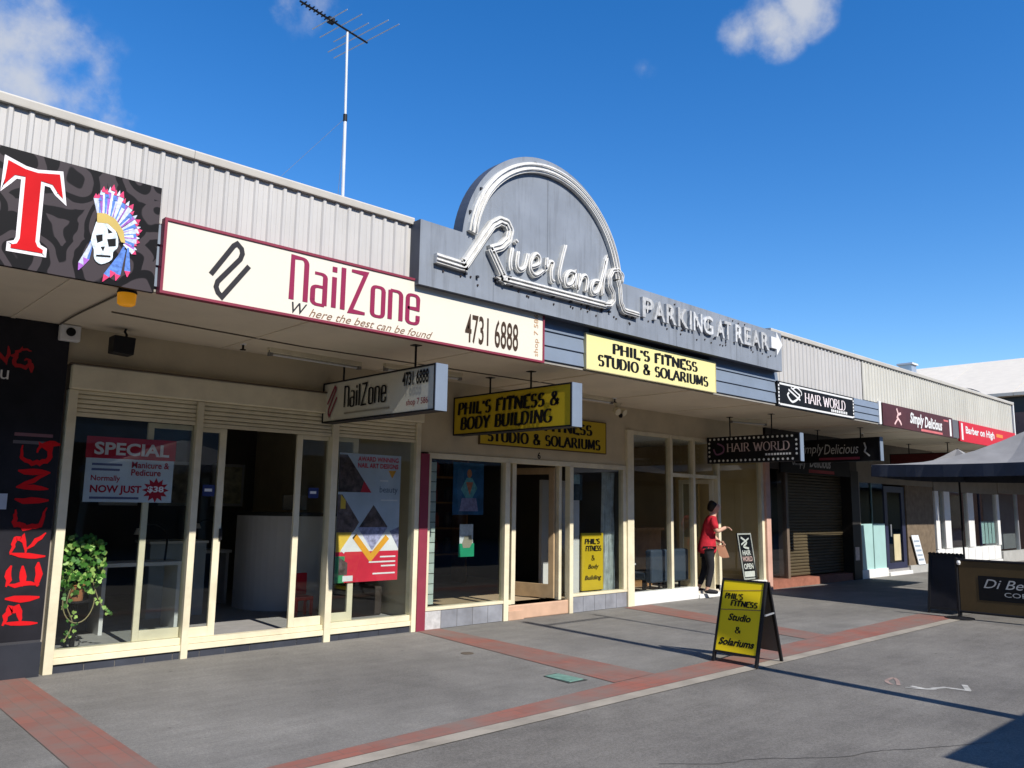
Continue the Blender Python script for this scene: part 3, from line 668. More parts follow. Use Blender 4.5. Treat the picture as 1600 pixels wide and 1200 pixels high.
# fixing clips along the script
cl = MB()
for k in range(22):
    a = R(10+160*k/21); x = 6.45+1.26*math.cos(a); z = 4.27+1.225*math.sin(a)
    if rb.random() < .45: cl.box(x-.014, x+.014, YB-.022, YB, z-.014, z+.014)
for x in (5.2, 5.36, 5.63, 5.85, 6.2, 6.5, 6.8, 7.1, 7.36, 7.5, 7.83, 7.95): cl.box(x-.014, x+.014, YB-.03, YB, 3.945, 3.968)
cl.build('clips', BOXD, rv, kind='stuff')

# phil's fascia sign
ps = thing('fascia_sign', 'pale yellow sign lettered in black below the large grey box sign', 'shop sign', (8.6, V-.05, 3.22))
B(7.20, 9.985, V-.05, V-.005, 3.225, 3.665).build('panel', YEL, ps, .004)
frame_on(plane_f(V-.05), 7.195, 9.99, 3.22, 3.67, .012, -.04, .005, mat('yellow trim', (.5, .45, .25), .5), ps)
pp = plane_f(V-.05)
serif(pp, "PHIL'S FITNESS", (7.70, 3.475, 1.82, .125), BLACK, ps, .30, .095, gap=.12)
serif(pp, 'STUDIO & SOLARIUMS', (7.42, 3.295, 2.36, .128), BLACK, ps, .30, .095, gap=.12)

# hair salon fascia sign
hs = thing('fascia_sign', 'black sign with white film strip border on the fascia right of the grey boards', 'shop sign', (13.1, V-.05, 3.2))
B(11.735, 14.46, V-.05, V-.005, 3.205, 3.605).build('panel', BLACK, hs)
hp = plane_f(V-.05)
b = MB()
b.poly(hp, rect(11.80, 14.40, 3.555, 3.585)).poly(hp, rect(11.80, 14.40, 3.225, 3.255))
b.build('border_stripe', WHITE, hs)
b = MB()
for k in range(6):
    b.poly(hp, rect(11.755, 11.79, 3.235+k*.057, 3.27+k*.057)); b.poly(hp, rect(14.41, 14.445, 3.235+k*.057, 3.27+k*.057))
b.build('border_squares', WHITE, hs, kind='stuff')
serif(hp, 'HAIR WORLD', (12.62, 3.335, 1.48, .165), mat('white pink print', (.85, .76, .76), .5), hs, .17, .055)
bq = MB()
for k in range(9): bq.poly(hp, rect(13.55+k*.07, 13.60+k*.07, 3.27, 3.315), .003)
bq.build('small_print', WHITE, hs, kind='stuff')
b = MB().ribbon(hp, smoothpath([(12.1, 3.45), (12.05, 3.40), (12.2, 3.31), (12.42, 3.40), (12.42, 3.46)]), .035, .003).ribbon(hp, [(12.08, 3.50), (12.46, 3.36)], .03, .003).ribbon(hp, [(12.16, 3.54), (12.46, 3.43)], .025, .003)
b.ribbon(hp, smoothpath([(12.22, 3.52), (12.35, 3.555), (12.5, 3.5), (12.5, 3.44)]), .022, .003); b.build('logo', WHITE, hs)

# cafe fascia sign and barber sign
ss = thing('fascia_sign', 'dark maroon sign with white script and a small figure, left of the red sign', 'shop sign', (17.5, V-.05, 3.2))
B(15.70, 19.38, V-.05, V-.005, 3.205, 3.64).build('panel', mat('dark maroon face', (.085, .022, .022), .4, .25, 2.5), ss)
sp = plane_f(V-.05)
text(sp, 'Simply', (17.0, 3.28, .72, .29), WHITE, ss, shear=.25, bold=.03)
text(sp, 'Delicious', (17.76, 3.31, .98, .23), WHITE, ss, shear=.25, bold=.03)
MB().poly(sp, rect(17.55, 18.74, 3.225, 3.27), .003).poly(sp, rect(18.85, 19.12, 3.53, 3.57), .003).build('underline', mat('pink red print', (.62, .16, .16), .5), ss)
b = MB().ribbon(sp, [(16.35, 3.58), (16.42, 3.48), (16.36, 3.41), (16.5, 3.33), (16.55, 3.27)], .05, .003).ribbon(sp, [(16.22, 3.26), (16.38, 3.38)], .04, .003).ribbon(sp, [(16.42, 3.47), (16.55, 3.5)], .05, .003)
b.build('figure_mark', mat('pale pink print', (.75, .5, .48), .5), ss)
B(19.18, 19.28, V-.056, V-.05, 3.23, 3.6).build('side_stripe', WHITE, ss)
bs = thing('fascia_sign', 'bright red sign with white lettering at the far end of the awning', 'shop sign', (21.8, V-.05, 3.16))
B(19.82, 23.9, V-.05, V-.005, 3.165, 3.62).build('panel', mat('bright red face', (.62, .012, .03), .4, .04), bs)
bp_ = plane_f(V-.05)
text(bp_, 'Barber on High', (20.2, 3.31, 2.0, .22), WHITE, bs, bold=.03)
MB().poly(bp_, rect(19.92, 20.03, 3.2, 3.58), .003).build('side_stripe', WHITE, bs)
MB().poly(bp_, rect(22.35, 22.85, 3.42, 3.5), .003).build('orange_tab', mat('orange print', (.8, .25, .05), .5), bs)
B(19.42, 19.78, V-.04, V-.005, 3.22, 3.62).build('blank_panel', mat('grey blank panel', (.13, .13, .14), .5), bs)

# ------------------------------------------------------------------ hanging signs
def hang(label, x, y0, y1, z0, z1, th, face, rods):
    t = thing('hanging_sign', label, 'hanging sign', (x+th/2, (y0+y1)/2, z0), None)
    B(x+.004, x+th-.004, y0+.003, y1-.003, z0+.003, z1-.003).build('light_box', face, t)
    frame_on(plane_x(x+th/2), -y1, -y0, z0, z1, .018, -th/2-.004, th/2+.004, DKMET, t)
    B(x, x+th, y0-.012, y0-.001, z0, z1).build('end_cap', BLUE, t)
    for y in rods:
        r = MB().tube([(x+th/2, y, z1-.01), (x+th/2, y, 3.241)], .012, 8).build('rod', DKMET, t)
        B(x+th/2-.045, x+th/2+.045, y-.045, y+.045, 3.232, 3.242).build('fixing_plate', DKMET, r)
    return t, plane_x(x-.004)
t, p = hang('cream hanging sign with black lettering, nearest of the signs under the awning', 4.90, 6.36, 8.52, 2.515, 2.99, .15, SIGNC, (8.2, 6.80))
Y = lambda y: -y
nailzone(p, (-8.03, 2.67, .83, .235), BLACK, t)
b = MB()
for k in range(3): pass
b.ribbon(p, [(-8.40, 2.73), (-8.25, 2.93), (-8.225, 2.91), (-8.23, 2.87)], .028, .003)
b.ribbon(p, [(-8.23, 2.88), (-8.37, 2.67), (-8.375, 2.62), (-8.35, 2.585), (-8.20, 2.80)], .028, .003)
b.build('logo', MAROON, t)
b = MB().ribbon(p, [(-8.03, 2.60), (-7.13, 2.60)], .018, .003); b.build('tagline', mat('grey brown print', (.28, .26, .2), .6), t)
text(p, '4731 6888', (-6.91, 2.80, .45, .15), BLACK, t, bold=.025)
text(p, 'shop 7 586', (-6.83, 2.575, .37, .085), MAROON, t, bold=.01)
t, p = hang('deep yellow hanging sign with two lines of black lettering', 6.88, 6.34, 8.50, 2.505, 3.02, .17, YELD, (7.86, 7.10))
serif(p, "PHIL'S FITNESS &", (-8.40, 2.775, 1.88, .155), BLACK, t, .30, .09, .10, gap=.12)
serif(p, 'BODY BUILDING', (-8.34, 2.575, 1.70, .155), BLACK, t, .30, .09, .10, gap=.12)
t, p = hang('black hanging sign bordered with white dots, outside the hair salon', 12.93, 6.68, 8.50, 2.40, 2.88, .12, BLACK, (8.05, 7.22))
b = MB()
for k in range(19):
    for z in (2.445, 2.835):
        y = 8.43-k*.09; b.poly(p, arc(-y, z, .022, .022, 0, 315, 7), .004)
for k in range(4):
    for y in (8.45, 6.735): b.poly(p, arc(-y, 2.53+k*.078, .022, .022, 0, 315, 7), .004)
b.build('border_dots', mat('white dots', (.75, .75, .7), .5), t, kind='stuff')
serif(p, 'HAIR WORLD', (-8.08, 2.60, 1.22, .15), mat('dull pink print', (.52, .40, .38), .5), t, .15, .05)
bq = MB()
for k in range(9): bq.poly(p, rect(-7.32+k*.055, -7.28+k*.055, 2.515, 2.55), .003)
bq.build('small_print', WHITE, t, kind='stuff')
MB().ribbon(p, smoothpath([(-8.36, 2.66), (-8.3, 2.56), (-8.16, 2.6), (-8.16, 2.7), (-8.28, 2.76)]), .03, .003).build('logo', mat('dull violet print', (.20, .09, .16), .5), t)
t, p = hang('black hanging sign with white script, behind the dotted black sign', 16.2, 6.7, 8.48, 2.56, 3.03, .14, BLACK, (8.0, 7.1))
text(p, 'Simply', (-8.4, 2.69, .55, .25), mat('grey white print', (.5, .5, .48), .5), t, shear=.25)
text(p, 'Delicious', (-7.84, 2.72, .72, .2), mat('grey white print', (.5, .5, .48), .5), t, shear=.25)
MB().poly(p, rect(-7.95, -7.1, 2.60, 2.65), .003).build('underline', MAROON, t)
MB().ribbon(p, [(-7.0, 2.93), (-6.97, 2.82), (-7.0, 2.75), (-6.9, 2.66)], .03, .003).build('figure_mark', mat('grey white print', (.5, .5, .48), .5), t)
t, p = hang('dark red hanging sign behind the umbrella, farthest under the awning', 21.0, 6.75, 8.45, 2.62, 3.0, .14, mat('dark red face', (.10, .015, .018), .4, .15), (8.0, 7.1))

# ------------------------------------------------------------------ fittings on the soffit and wall
bc = thing('amber_beacon', 'amber warning beacon hanging under the awning edge beside the tattoo sign', 'lamp', (2.03, 6.62, 3.06))
MB().lathe((2.03, 6.62, 3.10), [(.05, 0), (.066, .012), (.07, .08), (.07, .1)], 20).build('lens', AMBER, bc, smooth=True)
MB().lathe((2.03, 6.62, 3.195), [(.072, 0), (.075, .01), (.06, .05)], 20).build('base', DKMET, bc)
sc = thing('camera_box', 'white boxy alarm unit with dark round lens high on the cream wall', 'alarm', (2.10, 8.5, 3.08))
B(2.02, 2.20, 8.42, 8.50, 3.08, 3.235).build('housing', WHITE, sc, .012)
MB().lathe((2.11, 8.424, 3.165), [(.042, -.005), (.042, .01), (.03, .016)], 16, 'y').build('lens', BLACK, sc)
sk = thing('loudspeaker', 'small black loudspeaker hung by a chain under the awning near the alarm', 'speaker', (2.55, 8.2, 2.98))
b = MB().prism(plane_f(8.32), [(2.42, 2.985), (2.61, 2.975), (2.62, 3.145), (2.42, 3.15)], 0, .17); b.build('cabinet', DKMET, sk, .008)
MB().tube([(2.55, 8.25, 3.13), (2.56, 8.25, 3.18), (2.54, 8.25, 3.21), (2.55, 8.25, 3.242)], .012, 6).build('bracket', DKMET, sk)
def batten(label, x0, x1, y, dy):
    t = thing('fluorescent_light', label, 'light fitting', ((x0+x1)/2, y, 3.15), 'fluorescent battens under the awning')
    MB().obox((x0, y, 3.215), (x1, y+dy, 3.215), .07, .055).build('base', CREAM, t, .004)
    MB().tube([(x0+.05, y, 3.17), (x1-.05, y+dy, 3.17)], .014, 8).build('tube', mat('unlit tube', (.6, .6, .58), .3), t)
    for x, yy in ((x0+.02, y), (x1-.02, y+dy)): MB().obox((x-.02, yy, 3.18), (x+.02, yy, 3.18), .05, .06).build('lamp_holder', mat('grey plastic', (.25, .24, .22), .5), t)
batten('fluorescent batten under the awning left of the cream hanging sign', 3.97, 5.17, 8.1, .06)
batten('fluorescent batten under the awning between the cream and yellow hanging signs', 5.4, 6.5, 8.0, -.1)
batten('fluorescent batten under the awning above the dotted black hanging sign', 13.1, 14.0, 8.1, -.2)
batten('fluorescent batten under the awning right of the yellow hanging sign', 8.55, 9.6, 8.0, 0)
for lab, x, y in (('small dark sprinkler head under the awning above the nail salon door', 3.68, 8.1), ('small dark sprinkler head under the awning beside the twin camera', 9.58, 7.93), ('small dark sprinkler head under the awning right of the red hanging sign', 17.5, 7.6)):
    t = thing('sprinkler_head', lab, 'sprinkler', (x, y, 3.17))
    MB().lathe((x, y, 3.17), [(.03, 0), (.03, .008), (.012, .015), (.012, .072)], 10).build('nozzle', DKMET, t)
    MB().lathe((x, y, 3.225), [(.03, 0), (.035, .016)], 12).build('rose', WHITE, t)
tc = thing('security_camera', 'cream twin-headed security light under the awning beside the gym sign', 'camera', (10.1, 8.3, 3.0))
MB().lathe((10.1, 8.3, 3.19), [(.05, 0), (.06, .05)], 12).build('base', CREAM, tc)
for dx in (-.07, .07):
    b = MB().tube([(10.1+dx, 8.3, 3.12), (10.1+dx*1.15, 8.22, 3.08)], [.05, .058], 12); b.build('head', CREAM, tc)
    MB().tube([(10.1, 8.3, 3.2), (10.1+dx, 8.3, 3.12)], .012, 6).build('arm', CREAM, tc)
MB().lathe((10.1, 8.24, 3.0), [(.02, 0), (.035, .03), (.03, .06)], 12).build('sensor', BLACK, tc)
MB().tube([(10.1, 8.27, 3.04), (10.1, 8.3, 3.2)], .01, 6).build('arm', CREAM, tc)
tag(MB().tube(smoothpath([(2.02, 8.46, 3.23), (2.0, 7.9, 3.225), (2.02, 7.2, 3.228), (2.03, 6.66, 3.225)]), .008, 6).build('cable', mat('brown cable', (.14, .12, .09), .6)), 'thin cable clipped to the soffit running to the amber beacon', 'cable')
tag(MB().tube([(2.2, 7.55, 3.232), (4.2, 7.75, 3.232), (8.4, 7.6, 3.232)], .007, 6).build('cable', mat('brown cable', (.14, .12, .09), .6)), 'long thin conduit fixed along the cream soffit', 'cable')

# ------------------------------------------------------------------ shop fronts
def room(t, x0, x1, y1, zf, zc, wall, floor, back=None, ceil=None, right=None):
    B(x0, x1, F+.0, y1, zf-.12, zf).build('floor', floor, t)
    B(x0, x1, y1, y1+.1, zf-.1, zc).build('back_wall', back or wall, t)
    B(x0-.05, x0, F+.07, y1, zf, zc).build('side_wall', wall, t); B(x1, x1+.05, F+.07, y1, zf, zc).build('side_wall', right or wall, t)
    B(x0, x1, F+.09, y1, zc, zc+.06).build('ceiling', ceil or wall, t)
def pane(t, x0, x1, z0, z1, y=None, name='pane', m=None):
    y = F+.03 if y is None else y
    return B(x0, x1, y-.003, y+.003, z0, z1).build(name, m or GLASS, t)
def post(t, x0, x1, z0, z1, y0=F-.03, y1=F+.07, m=None, name='mullion'):
    return B(x0, x1, y0, y1, z0, z1).build(name, m or CREAM, t, .004)

# --- tattoo shop (far left)
tt = thing('tattoo_shop', 'black shopfront panel with red lettering at the left edge', 'shop', (0, F, 0))
B(-4, 2.125, F-.05, F+.1, .32, 3.235).build('wall_panel', BLACKP, tt)
B(-4, 2.13, F-.07, F+.1, .0, .30).build('skirting', mat('dark navy skirting', (.03, .033, .043), .4, .2), tt)
B(-4, 2.12, F-.06, F, .30, .322).build('skirting_cap', mat('dark grey trim', (.05, .05, .056), .5), tt)
tpn = plane_f(F-.05)
def rough_letters(strokes, m, parent, name='lettering', w=.05):
    b = MB(); rr_ = random.Random(11)
    for p in strokes:
        q = dense(p, 4); q = [(a+rr_.uniform(-.010, .010), c+rr_.uniform(-.010, .010)) for a, c in q]
        b.ribbon(tpn, q, w*rr_.uniform(.9, 1.5), .003, taper=.75)
    return b.build(name, m, parent)
# PIERCING reading upwards: baseline at x=2.06, letters lean left towards x=1.80
def up(letter, z, h, base=2.06, cap=.25):
    return [[(base-y*cap, z+x*h) for x, y in st] for st in letter]
Lt = dict(P=[[(0, -.1), (.1, 1)], [(.05, 1), (.8, .85), (.85, .6), (.1, .45)]], I=[[(.1, -.05), (.2, 1.05)]], E=[[(.05, 0), (.05, 1)], [(0, 1), (.9, .95)], [(0, .52), (.8, .55)], [(-.1, .02), (1.0, .05)]],
          R=[[(0, -.15), (.1, 1)], [(.05, 1), (.75, .9), (.8, .6), (.1, .5)], [(.3, .5), (1.05, -.1)]], C=[[(.9, .95), (.3, 1), (0, .6), (.1, .15), (.95, .0)]], N=[[(0, 0), (.05, 1)], [(.05, 1), (.8, .05)], [(.8, 0), (.85, 1.05)]],
          G=[[(.85, .95), (.3, 1), (0, .6), (.1, .1), (.7, 0), (.9, .4), (.5, .45)], [(.9, .4), (1.0, -.25)]])
st = []; z = .47
for c, h in zip('PIERCING', (.17, .07, .21, .20, .19, .07, .18, .19)):
    st += up(Lt[c], z, h); z += h+.05
rough_letters(st, REDP, tt, w=.042)
st = []
for c, x in zip('ING', (1.40, 1.50, 1.68)):
    st += [[(x+a*.15, 2.80+bb*.17-(x-1.4)*.05) for a, bb in s_] for s_ in Lt[c]]
rough_letters(st, mat('dull red print', (.40, .015, .02), .5), tt, w=.032)
text(tpn, 'au', (1.50, 2.66, .15, .085), WHITE, tt)
bq = MB().poly(tpn, rect(1.745, 2.06, 2.155, 2.185), .003)
bq.build('small_print', mat('pink grey print', (.20, .10, .12), .6), tt, kind='stuff')
MB().poly(tpn, rect(1.74, 2.06, 2.085, 2.115), .003).build('small_print', mat('grey print', (.11, .1, .11), .6), tt)
B(1.5, 1.74, F-.058, F-.05, 1.49, 1.63).build('notice', mat('pale grey notice', (.5, .55, .62), .5), tt)

# --- nail salon
na = thing('nail_salon', 'cream framed nail salon shopfront with sliding glass doors and raised roller shutters', 'shop', (4.3, F, 0))
room(na, 2.2, 6.35, 13.2, .15, 2.95, MIDW, CARPET, DARKW, mat('pale ceiling', (.62, .58, .48), .8), CREAMW)
B(2.0, 6.42, F-.005, F+.1, 2.875, 3.24).build('wall', CREAMW, na)
for k in range(15):
    x0 = 2.245+k*.275
    if x0 < 6.2: B(x0+.002, min(x0+.272, 6.28), F-.012, F+.02, .0, .078).build('base_tile', TILEN, na)
B(2.245, 6.28, F-.004, F+.06, 0, .074).build('base_backing', KERB, na)
b = B(2.245, 3.41, F-.035, F+.08, .08, .135); b.box(3.48, 5.045, F-.035, F+.08, .08, .135); b.box(5.13, 6.28, F-.035, F+.08, .08, .135); b.build('sill', CREAM, na, .003)
b = B(2.245, 3.41, F-.01, F+.08, .138, .205); b.box(3.48, 5.045, F-.01, F+.08, .138, .19); b.box(5.13, 6.28, F-.01, F+.08, .138, .205); b.build('sill_track', CREAM, na, .003)
for x0, x1 in ((2.165, 2.245), (3.41, 3.48), (5.045, 5.13), (6.28, 6.35)): post(na, x0, x1, 0, 2.63, F-.05, F+.09)
B(2.165, 6.36, F-.10, F-.006, 2.635, 2.87).build('shutter_box', CREAM, na, .012)
B(2.15, 6.365, F-.115, F-.006, 2.868, 2.882).build('shutter_box_cap', mat('dark brown trim', (.12, .09, .06), .6), na)
for x0, x1, zb in ((2.25, 3.405, 2.415), (3.485, 5.04, 2.405), (5.135, 6.275, 2.41)):
    b = MB(); zt = 2.64; n = 5; hh = (zt-zb)/n
    for k in range(n):
        z = zb+k*hh; pr = [(F-.004, z+.003), (F-.018, z+hh*.3), (F-.018, z+hh*.75), (F-.004, z+hh-.002), (F+.006, z+hh-.002), (F+.006, z+.003)]
        q = len(pr); i = len(b.v); b.v += [(x0, p[0], p[1]) for p in pr]+[(x1, p[0], p[1]) for p in pr]
        b.f += [tuple(i+c for c in range(q))[::-1], tuple(i+q+c for c in range(q))]+[(i+c, i+(c+1) % q, i+q+(c+1) % q, i+q+c) for c in range(q)]
    sh = b.build('roller_shutter', CREAM, na); B(x0, x1, F-.024, F+.01, zb-.035, zb+.001).build('bottom_rail', CREAM, sh)
def leaf(t, x0, x1, z0, z1, y, w=.07, sides='lr', name='sliding_panel', bot=.1):
    b = MB()
    if 'l' in sides: b.box(x0, x0+w, y-.018, y+.018, z0, z1)
    if 'r' in sides: b.box(x1-w, x1, y-.018, y+.018, z0, z1)
    b.box(x0+(w if 'l' in sides else 0), x1-(w if 'r' in sides else 0), y-.018, y+.018, z0, z0+bot)
    b.box(x0+(w if 'l' in sides else 0), x1-(w if 'r' in sides else 0), y-.018, y+.018, z1-.05, z1)
    o = b.build(name, CREAM, t, .003)
    pane(o, x0+(w if 'l' in sides else 0), x1-(w if 'r' in sides else 0), z0+bot, z1-.05, y); return o
pane(na, 2.245, 3.41, .205, 2.385, F+.012)
leaf(na, 2.95, 3.405, .207, 2.375, F+.052, .06, 'l')
dl = leaf(na, 3.485, 3.78, .192, 2.37, F+.05, .075, 'r', 'sliding_door')
dr = leaf(na, 4.63, 5.04, .192, 2.37, F+.05, .07, 'l', 'sliding_door')
pane(na, 5.13, 6.28, .205, 2.375, F+.012)
leaf(na, 5.135, 5.46, .207, 2.375, F+.052, .075, 'r')
STB = mat('blue sticker', (.02, .035, .13), .5)
for dd, x in ((dl, 3.55), (dr, 4.80)):
    s = B(x, x+.13, F+.0262, F+.0318, 1.64, 1.76).build('sticker', STB, dd); B(x+.02, x+.10, F+.025, F+.026, 1.69, 1.72).build('print', WHITE, s)
B(3.76, 3.79, F+.01, F+.032, 1.18, 1.30).build('door_lock', DKMET, dl)
# special offer sign
sg = thing('window_sign', 'red and white special offer sign stuck inside the left salon window', 'window sign', (2.8, F+.03, 1.56))
B(2.385, 3.225, F+.018, F+.026, 1.565, 2.19).build('card', mat('white card', (.55, .62, .68), .5), sg)
wp = plane_f(F+.018)
MB().poly(wp, rect(2.375, 3.235, 1.99, 2.20), .0012).build('red_header', mat('red card', (.40, .012, .03), .5), sg)
WT = mat('white lettering', (.70, .70, .72), .5)
text(wp, 'SPECIAL', (2.45, 2.025, .72, .125), WT, sg, bold=.03, d=.0025)
RL = mat('dark red lettering', (.40, .012, .03), .5)
text(wp, 'Manicure &', (2.81, 1.905, .37, .065), RL, sg, bold=.02, d=.002); text(wp, 'Pedicure', (2.81, 1.83, .29, .065), RL, sg, bold=.02, d=.002)
text(wp, 'Normally', (2.44, 1.755, .27, .07), RL, sg, bold=.015, d=.002)
text(wp, 'NOW JUST', (2.44, 1.635, .48, .095), RL, sg, bold=.035, d=.002)
b = MB()
for z, x1 in ((1.92, 2.72), (1.87, 2.70), (1.595, 2.90)): b.poly(wp, rect(2.44, x1, z, z+.022), .002)
b.build('small_print', mat('blue grey print', (.12, .13, .25), .5), sg)
star = [(3.06+(.135 if k % 2 == 0 else .085)*math.cos(R(k*360/24)), 1.69+(.125 if k % 2 == 0 else .08)*math.sin(R(k*360/24))) for k in range(24)]
MB().poly(wp, star, .002).build('starburst', RL, sg); text(wp, '$38', (2.98, 1.66, .16, .07), WT, sg, bold=.03, d=.0035)
# tall poster
po = thing('window_poster', 'tall poster of coloured triangles inside the right salon window', 'poster', (5.65, F+.03, .65))
B(5.19, 6.09, F+.019, F+.025, .65, 2.19).build('sheet', mat('pale blue poster paper', (.52, .60, .70), .5), po)
op = plane_f(F+.019)
def tri(name, pts, m, d): MB().poly(op, pts, d).build(name, m, po)
PR = mat('poster red', (.62, .03, .06), .5); PO = mat('poster orange', (.80, .38, .04), .5); PD = mat('poster dark photo', (.13, .095, .095), .5, .75, 11); PW = mat('poster white', (.78, .78, .8), .5)
PY = mat('poster yellow', (.82, .55, .08), .5); PG = mat('poster green', (.06, .30, .14), .5, .2); PPh = mat('poster violet photo', (.34, .34, .52), .5, .5, 22)
tri('red_field', rect(5.19, 6.09, .65, 1.01), PR, .0012)
tri('white_band', rect(5.19, 6.09, 1.01, 1.24), PW, .0012)
tri('dark_photo', [(5.19, 2.17), (5.30, 2.17), (5.66, 1.72), (5.19, 1.72)], PD, .0016)
tri('red_wedge', [(5.55, 1.86), (5.66, 1.72), (5.50, 1.72)], PR, .002)
tri('dark_photo', [(5.19, 1.69), (5.25, 1.69), (5.50, 1.36), (5.42, 1.24), (5.19, 1.24)], PD, .0016)
tri('yellow_wedge', [(5.23, 1.69), (5.30, 1.62), (5.30, 1.52), (5.23, 1.52)], PY, .002)
tri('dark_photo', [(5.50, 1.30), (5.70, 1.57), (5.92, 1.30)], PD, .0016)
tri('violet_photo', [(5.48, 1.30), (5.92, 1.30), (5.70, 1.02)], PPh, .002)
tri('violet_photo', [(5.95, 1.25), (6.09, 1.3), (6.09, 1.03)], PPh, .002)
tri('yellow_field', [(5.19, 1.24), (5.40, 1.24), (5.42, 1.18), (5.25, 1.01), (5.19, 1.01)], PY, .0016)
MB().ribbon(op, [(5.44, 1.20), (5.68, .93), (5.92, 1.18)], .075, .003).build('orange_chevron', PO, po)
MB().ribbon(op, [(5.28, 1.01), (5.46, 1.25)], .06, .003).build('white_stripe', PW, po)
tri('green_panel', rect(5.19, 5.32, .65, .96), PG, .002); tri('dark_photo', [(5.24, .95), (5.36, .88), (5.36, .74), (5.24, .74)], PD, .0026)
tri('white_tag', rect(5.30, 5.44, .665, .73), PW, .0028)
text(op, 'AWARD WINNING', (5.45, 2.10, .60, .06), PR, po, bold=.03, d=.002); text(op, 'NAIL ART DESIGNS', (5.45, 2.02, .60, .06), PR, po, bold=.03, d=.002)
tri('orange_gem', [(5.90, 2.0), (6.02, 2.0), (5.96, 1.90)], PO, .002)
text(op, 'beauty', (5.78, 1.70, .27, .10), mat('slate print', (.10, .13, .2), .5), po, d=.002)
b = MB()
for x0, x1, z in ((5.80, 6.05, 1.62), (5.78, 5.9, 1.86), (5.82, 6.05, .93), (5.66, 6.05, .87), (5.84, 6.05, .82), (5.72, 6.05, .73)): b.poly(op, rect(x0, x1, z, z+.018), .0035)
b.build('small_print', PW, po)
# interior: reception desk, plant, cabinet, armchair
dk = thing('reception_desk', 'white curved reception desk inside the nail salon', 'desk', (5.8, 10.3, .15))
fr = arc(6.05, 10.75, .98, .75, 180, 275, 14)
b = MB(); bi = [(a*.0+x, y) for a, (x, y) in zip([0]*99, fr)]
i = 0; n = len(fr)
b.v = [(x, y, .15) for x, y in fr]+[(x, y, 1.40) for x, y in fr]+[(6.14, 10.9, .15), (6.14, 10.9, 1.40), (5.07, 11.0, .15), (5.07, 11.0, 1.4)]
b.f = [(k, k+1, n+k+1, n+k) for k in range(n-1)]+[(n-1, 2*n, 2*n+1, 2*n-1), (2*n+2, 0, n, 2*n+3)]
b.build('curved_front', DESKW, dk, smooth=False)
MB().prism(plane_g(0), [(x, y-.02) for x, y in fr]+[(6.2, 11.0), (5.05, 11.1)], 1.40, 1.44).build('counter_top', mat('dark counter top', (.03, .03, .03), .3), dk)
mo = thing('computer_monitor', 'grey computer monitor on the white reception desk', 'monitor', (5.6, 10.4, 1.44))
B(5.45, 5.8, 10.4, 10.43, 1.48, 1.68).build('screen', mat('grey plastic', (.25, .24, .22), .5), mo); B(5.6, 5.66, 10.4, 10.42, 1.44, 1.5).build('stand', DKMET, mo)
cb = thing('display_cabinet', 'pale glass-topped cabinet deep inside the nail salon behind the plant', 'cabinet', (4.1, 10.6, .15))
B(3.75, 4.45, 10.5, 11.0, .15, 1.05).build('carcass', mat('pale grey laminate', (.33, .38, .42), .4), cb); B(3.73, 4.47, 10.48, 11.02, 1.05, 1.08).build('top', DESKW, cb)
for lab, x, y in (('white manicure table with a lamp left of the salon reception desk', 4.75, 11.6), ('white manicure table with a lamp behind the ivy in the nail salon', 3.35, 9.75)):
    q = thing('manicure_table', lab, 'table', (x, y, .15))
    B(x-.45, x+.45, y-.22, y+.22, .86, .90).build('table_top', DESKW, q); B(x-.42, x-.38, y-.2, y+.2, .15, .86).build('leg', DESKW, q); B(x+.38, x+.42, y-.2, y+.2, .15, .86).build('leg', DESKW, q)
    MB().tube(smoothpath([(x+.3, y, .9), (x+.3, y, 1.2), (x+.15, y, 1.32), (x, y, 1.25)]), .012, 6).build('lamp_arm', DKMET, q); MB().lathe((x, y, 1.2), [(.07, 0), (.04, .07)], 12).build('lamp_shade', DESKW, q)
q = thing('picture_row', 'row of pale framed pictures on the dark back wall of the nail salon', 'pictures', (4.9, 13.18, 1.5))
for k in range(4):
    f_ = B(3.9+k*.85, 4.45+k*.85, 13.16, 13.2, 1.5, 2.2).build('frame', GALV, q); B(3.95+k*.85, 4.40+k*.85, 13.15, 13.16, 1.55, 2.15).build('print', mat('pale print %d' % k, (.5, .4+.05*k, .38), .5, .5, 6), f_)
ac = thing('armchair', 'dark armchair with pale piping behind the salon poster', 'armchair', (6.0, 9.4, .15))
B(5.72, 6.25, 9.1, 9.6, .15, .52).build('seat', mat('brown leather', (.05, .04, .035), .4), ac, .03); B(5.74, 6.25, 9.5, 9.65, .5, .95).build('backrest', mat('brown leather', (.05, .04, .035), .4), ac, .03)
ah = MB().tube(smoothpath([(5.72, 9.08, .62), (6.0, 9.06, .66), (6.27, 9.08, .63)]), .03, 8).build('piping', DESKW, ac)
rs = thing('red_stool', 'small red toy chair beside the white reception desk', 'chair', (5.35, 9.6, .15))
B(5.25, 5.5, 9.55, 9.75, .35, .4).build('seat', REDP, rs, .01); B(5.25, 5.5, 9.74, 9.77, .4, .68).build('backrest', REDP, rs, .01)
for x in (5.27, 5.48):
    for y in (9.57, 9.73): B(x-.015, x+.015, y-.015, y+.015, .15, .35).build('leg', REDP, rs)
pt = thing('potted_ivy', 'trailing green ivy in a terracotta pot on a stand in the left window', 'plant', (2.46, 8.76, .15))
MB().lathe((2.46, 8.76, .62), [(.06, 0), (.085, .14), (.095, .145), (.095, .175), (.08, .175)], 18).build('pot', TERRP, pt, smooth=False)
b = MB().lathe((2.46, 8.76, .15), [(.14, 0), (.14, .02), (.025, .04), (.025, .44), (.12, .455), (.12, .47)], 16); b.build('stand', DKMET, pt)
rl = random.Random(21)
lf = MB(); lb = MB()
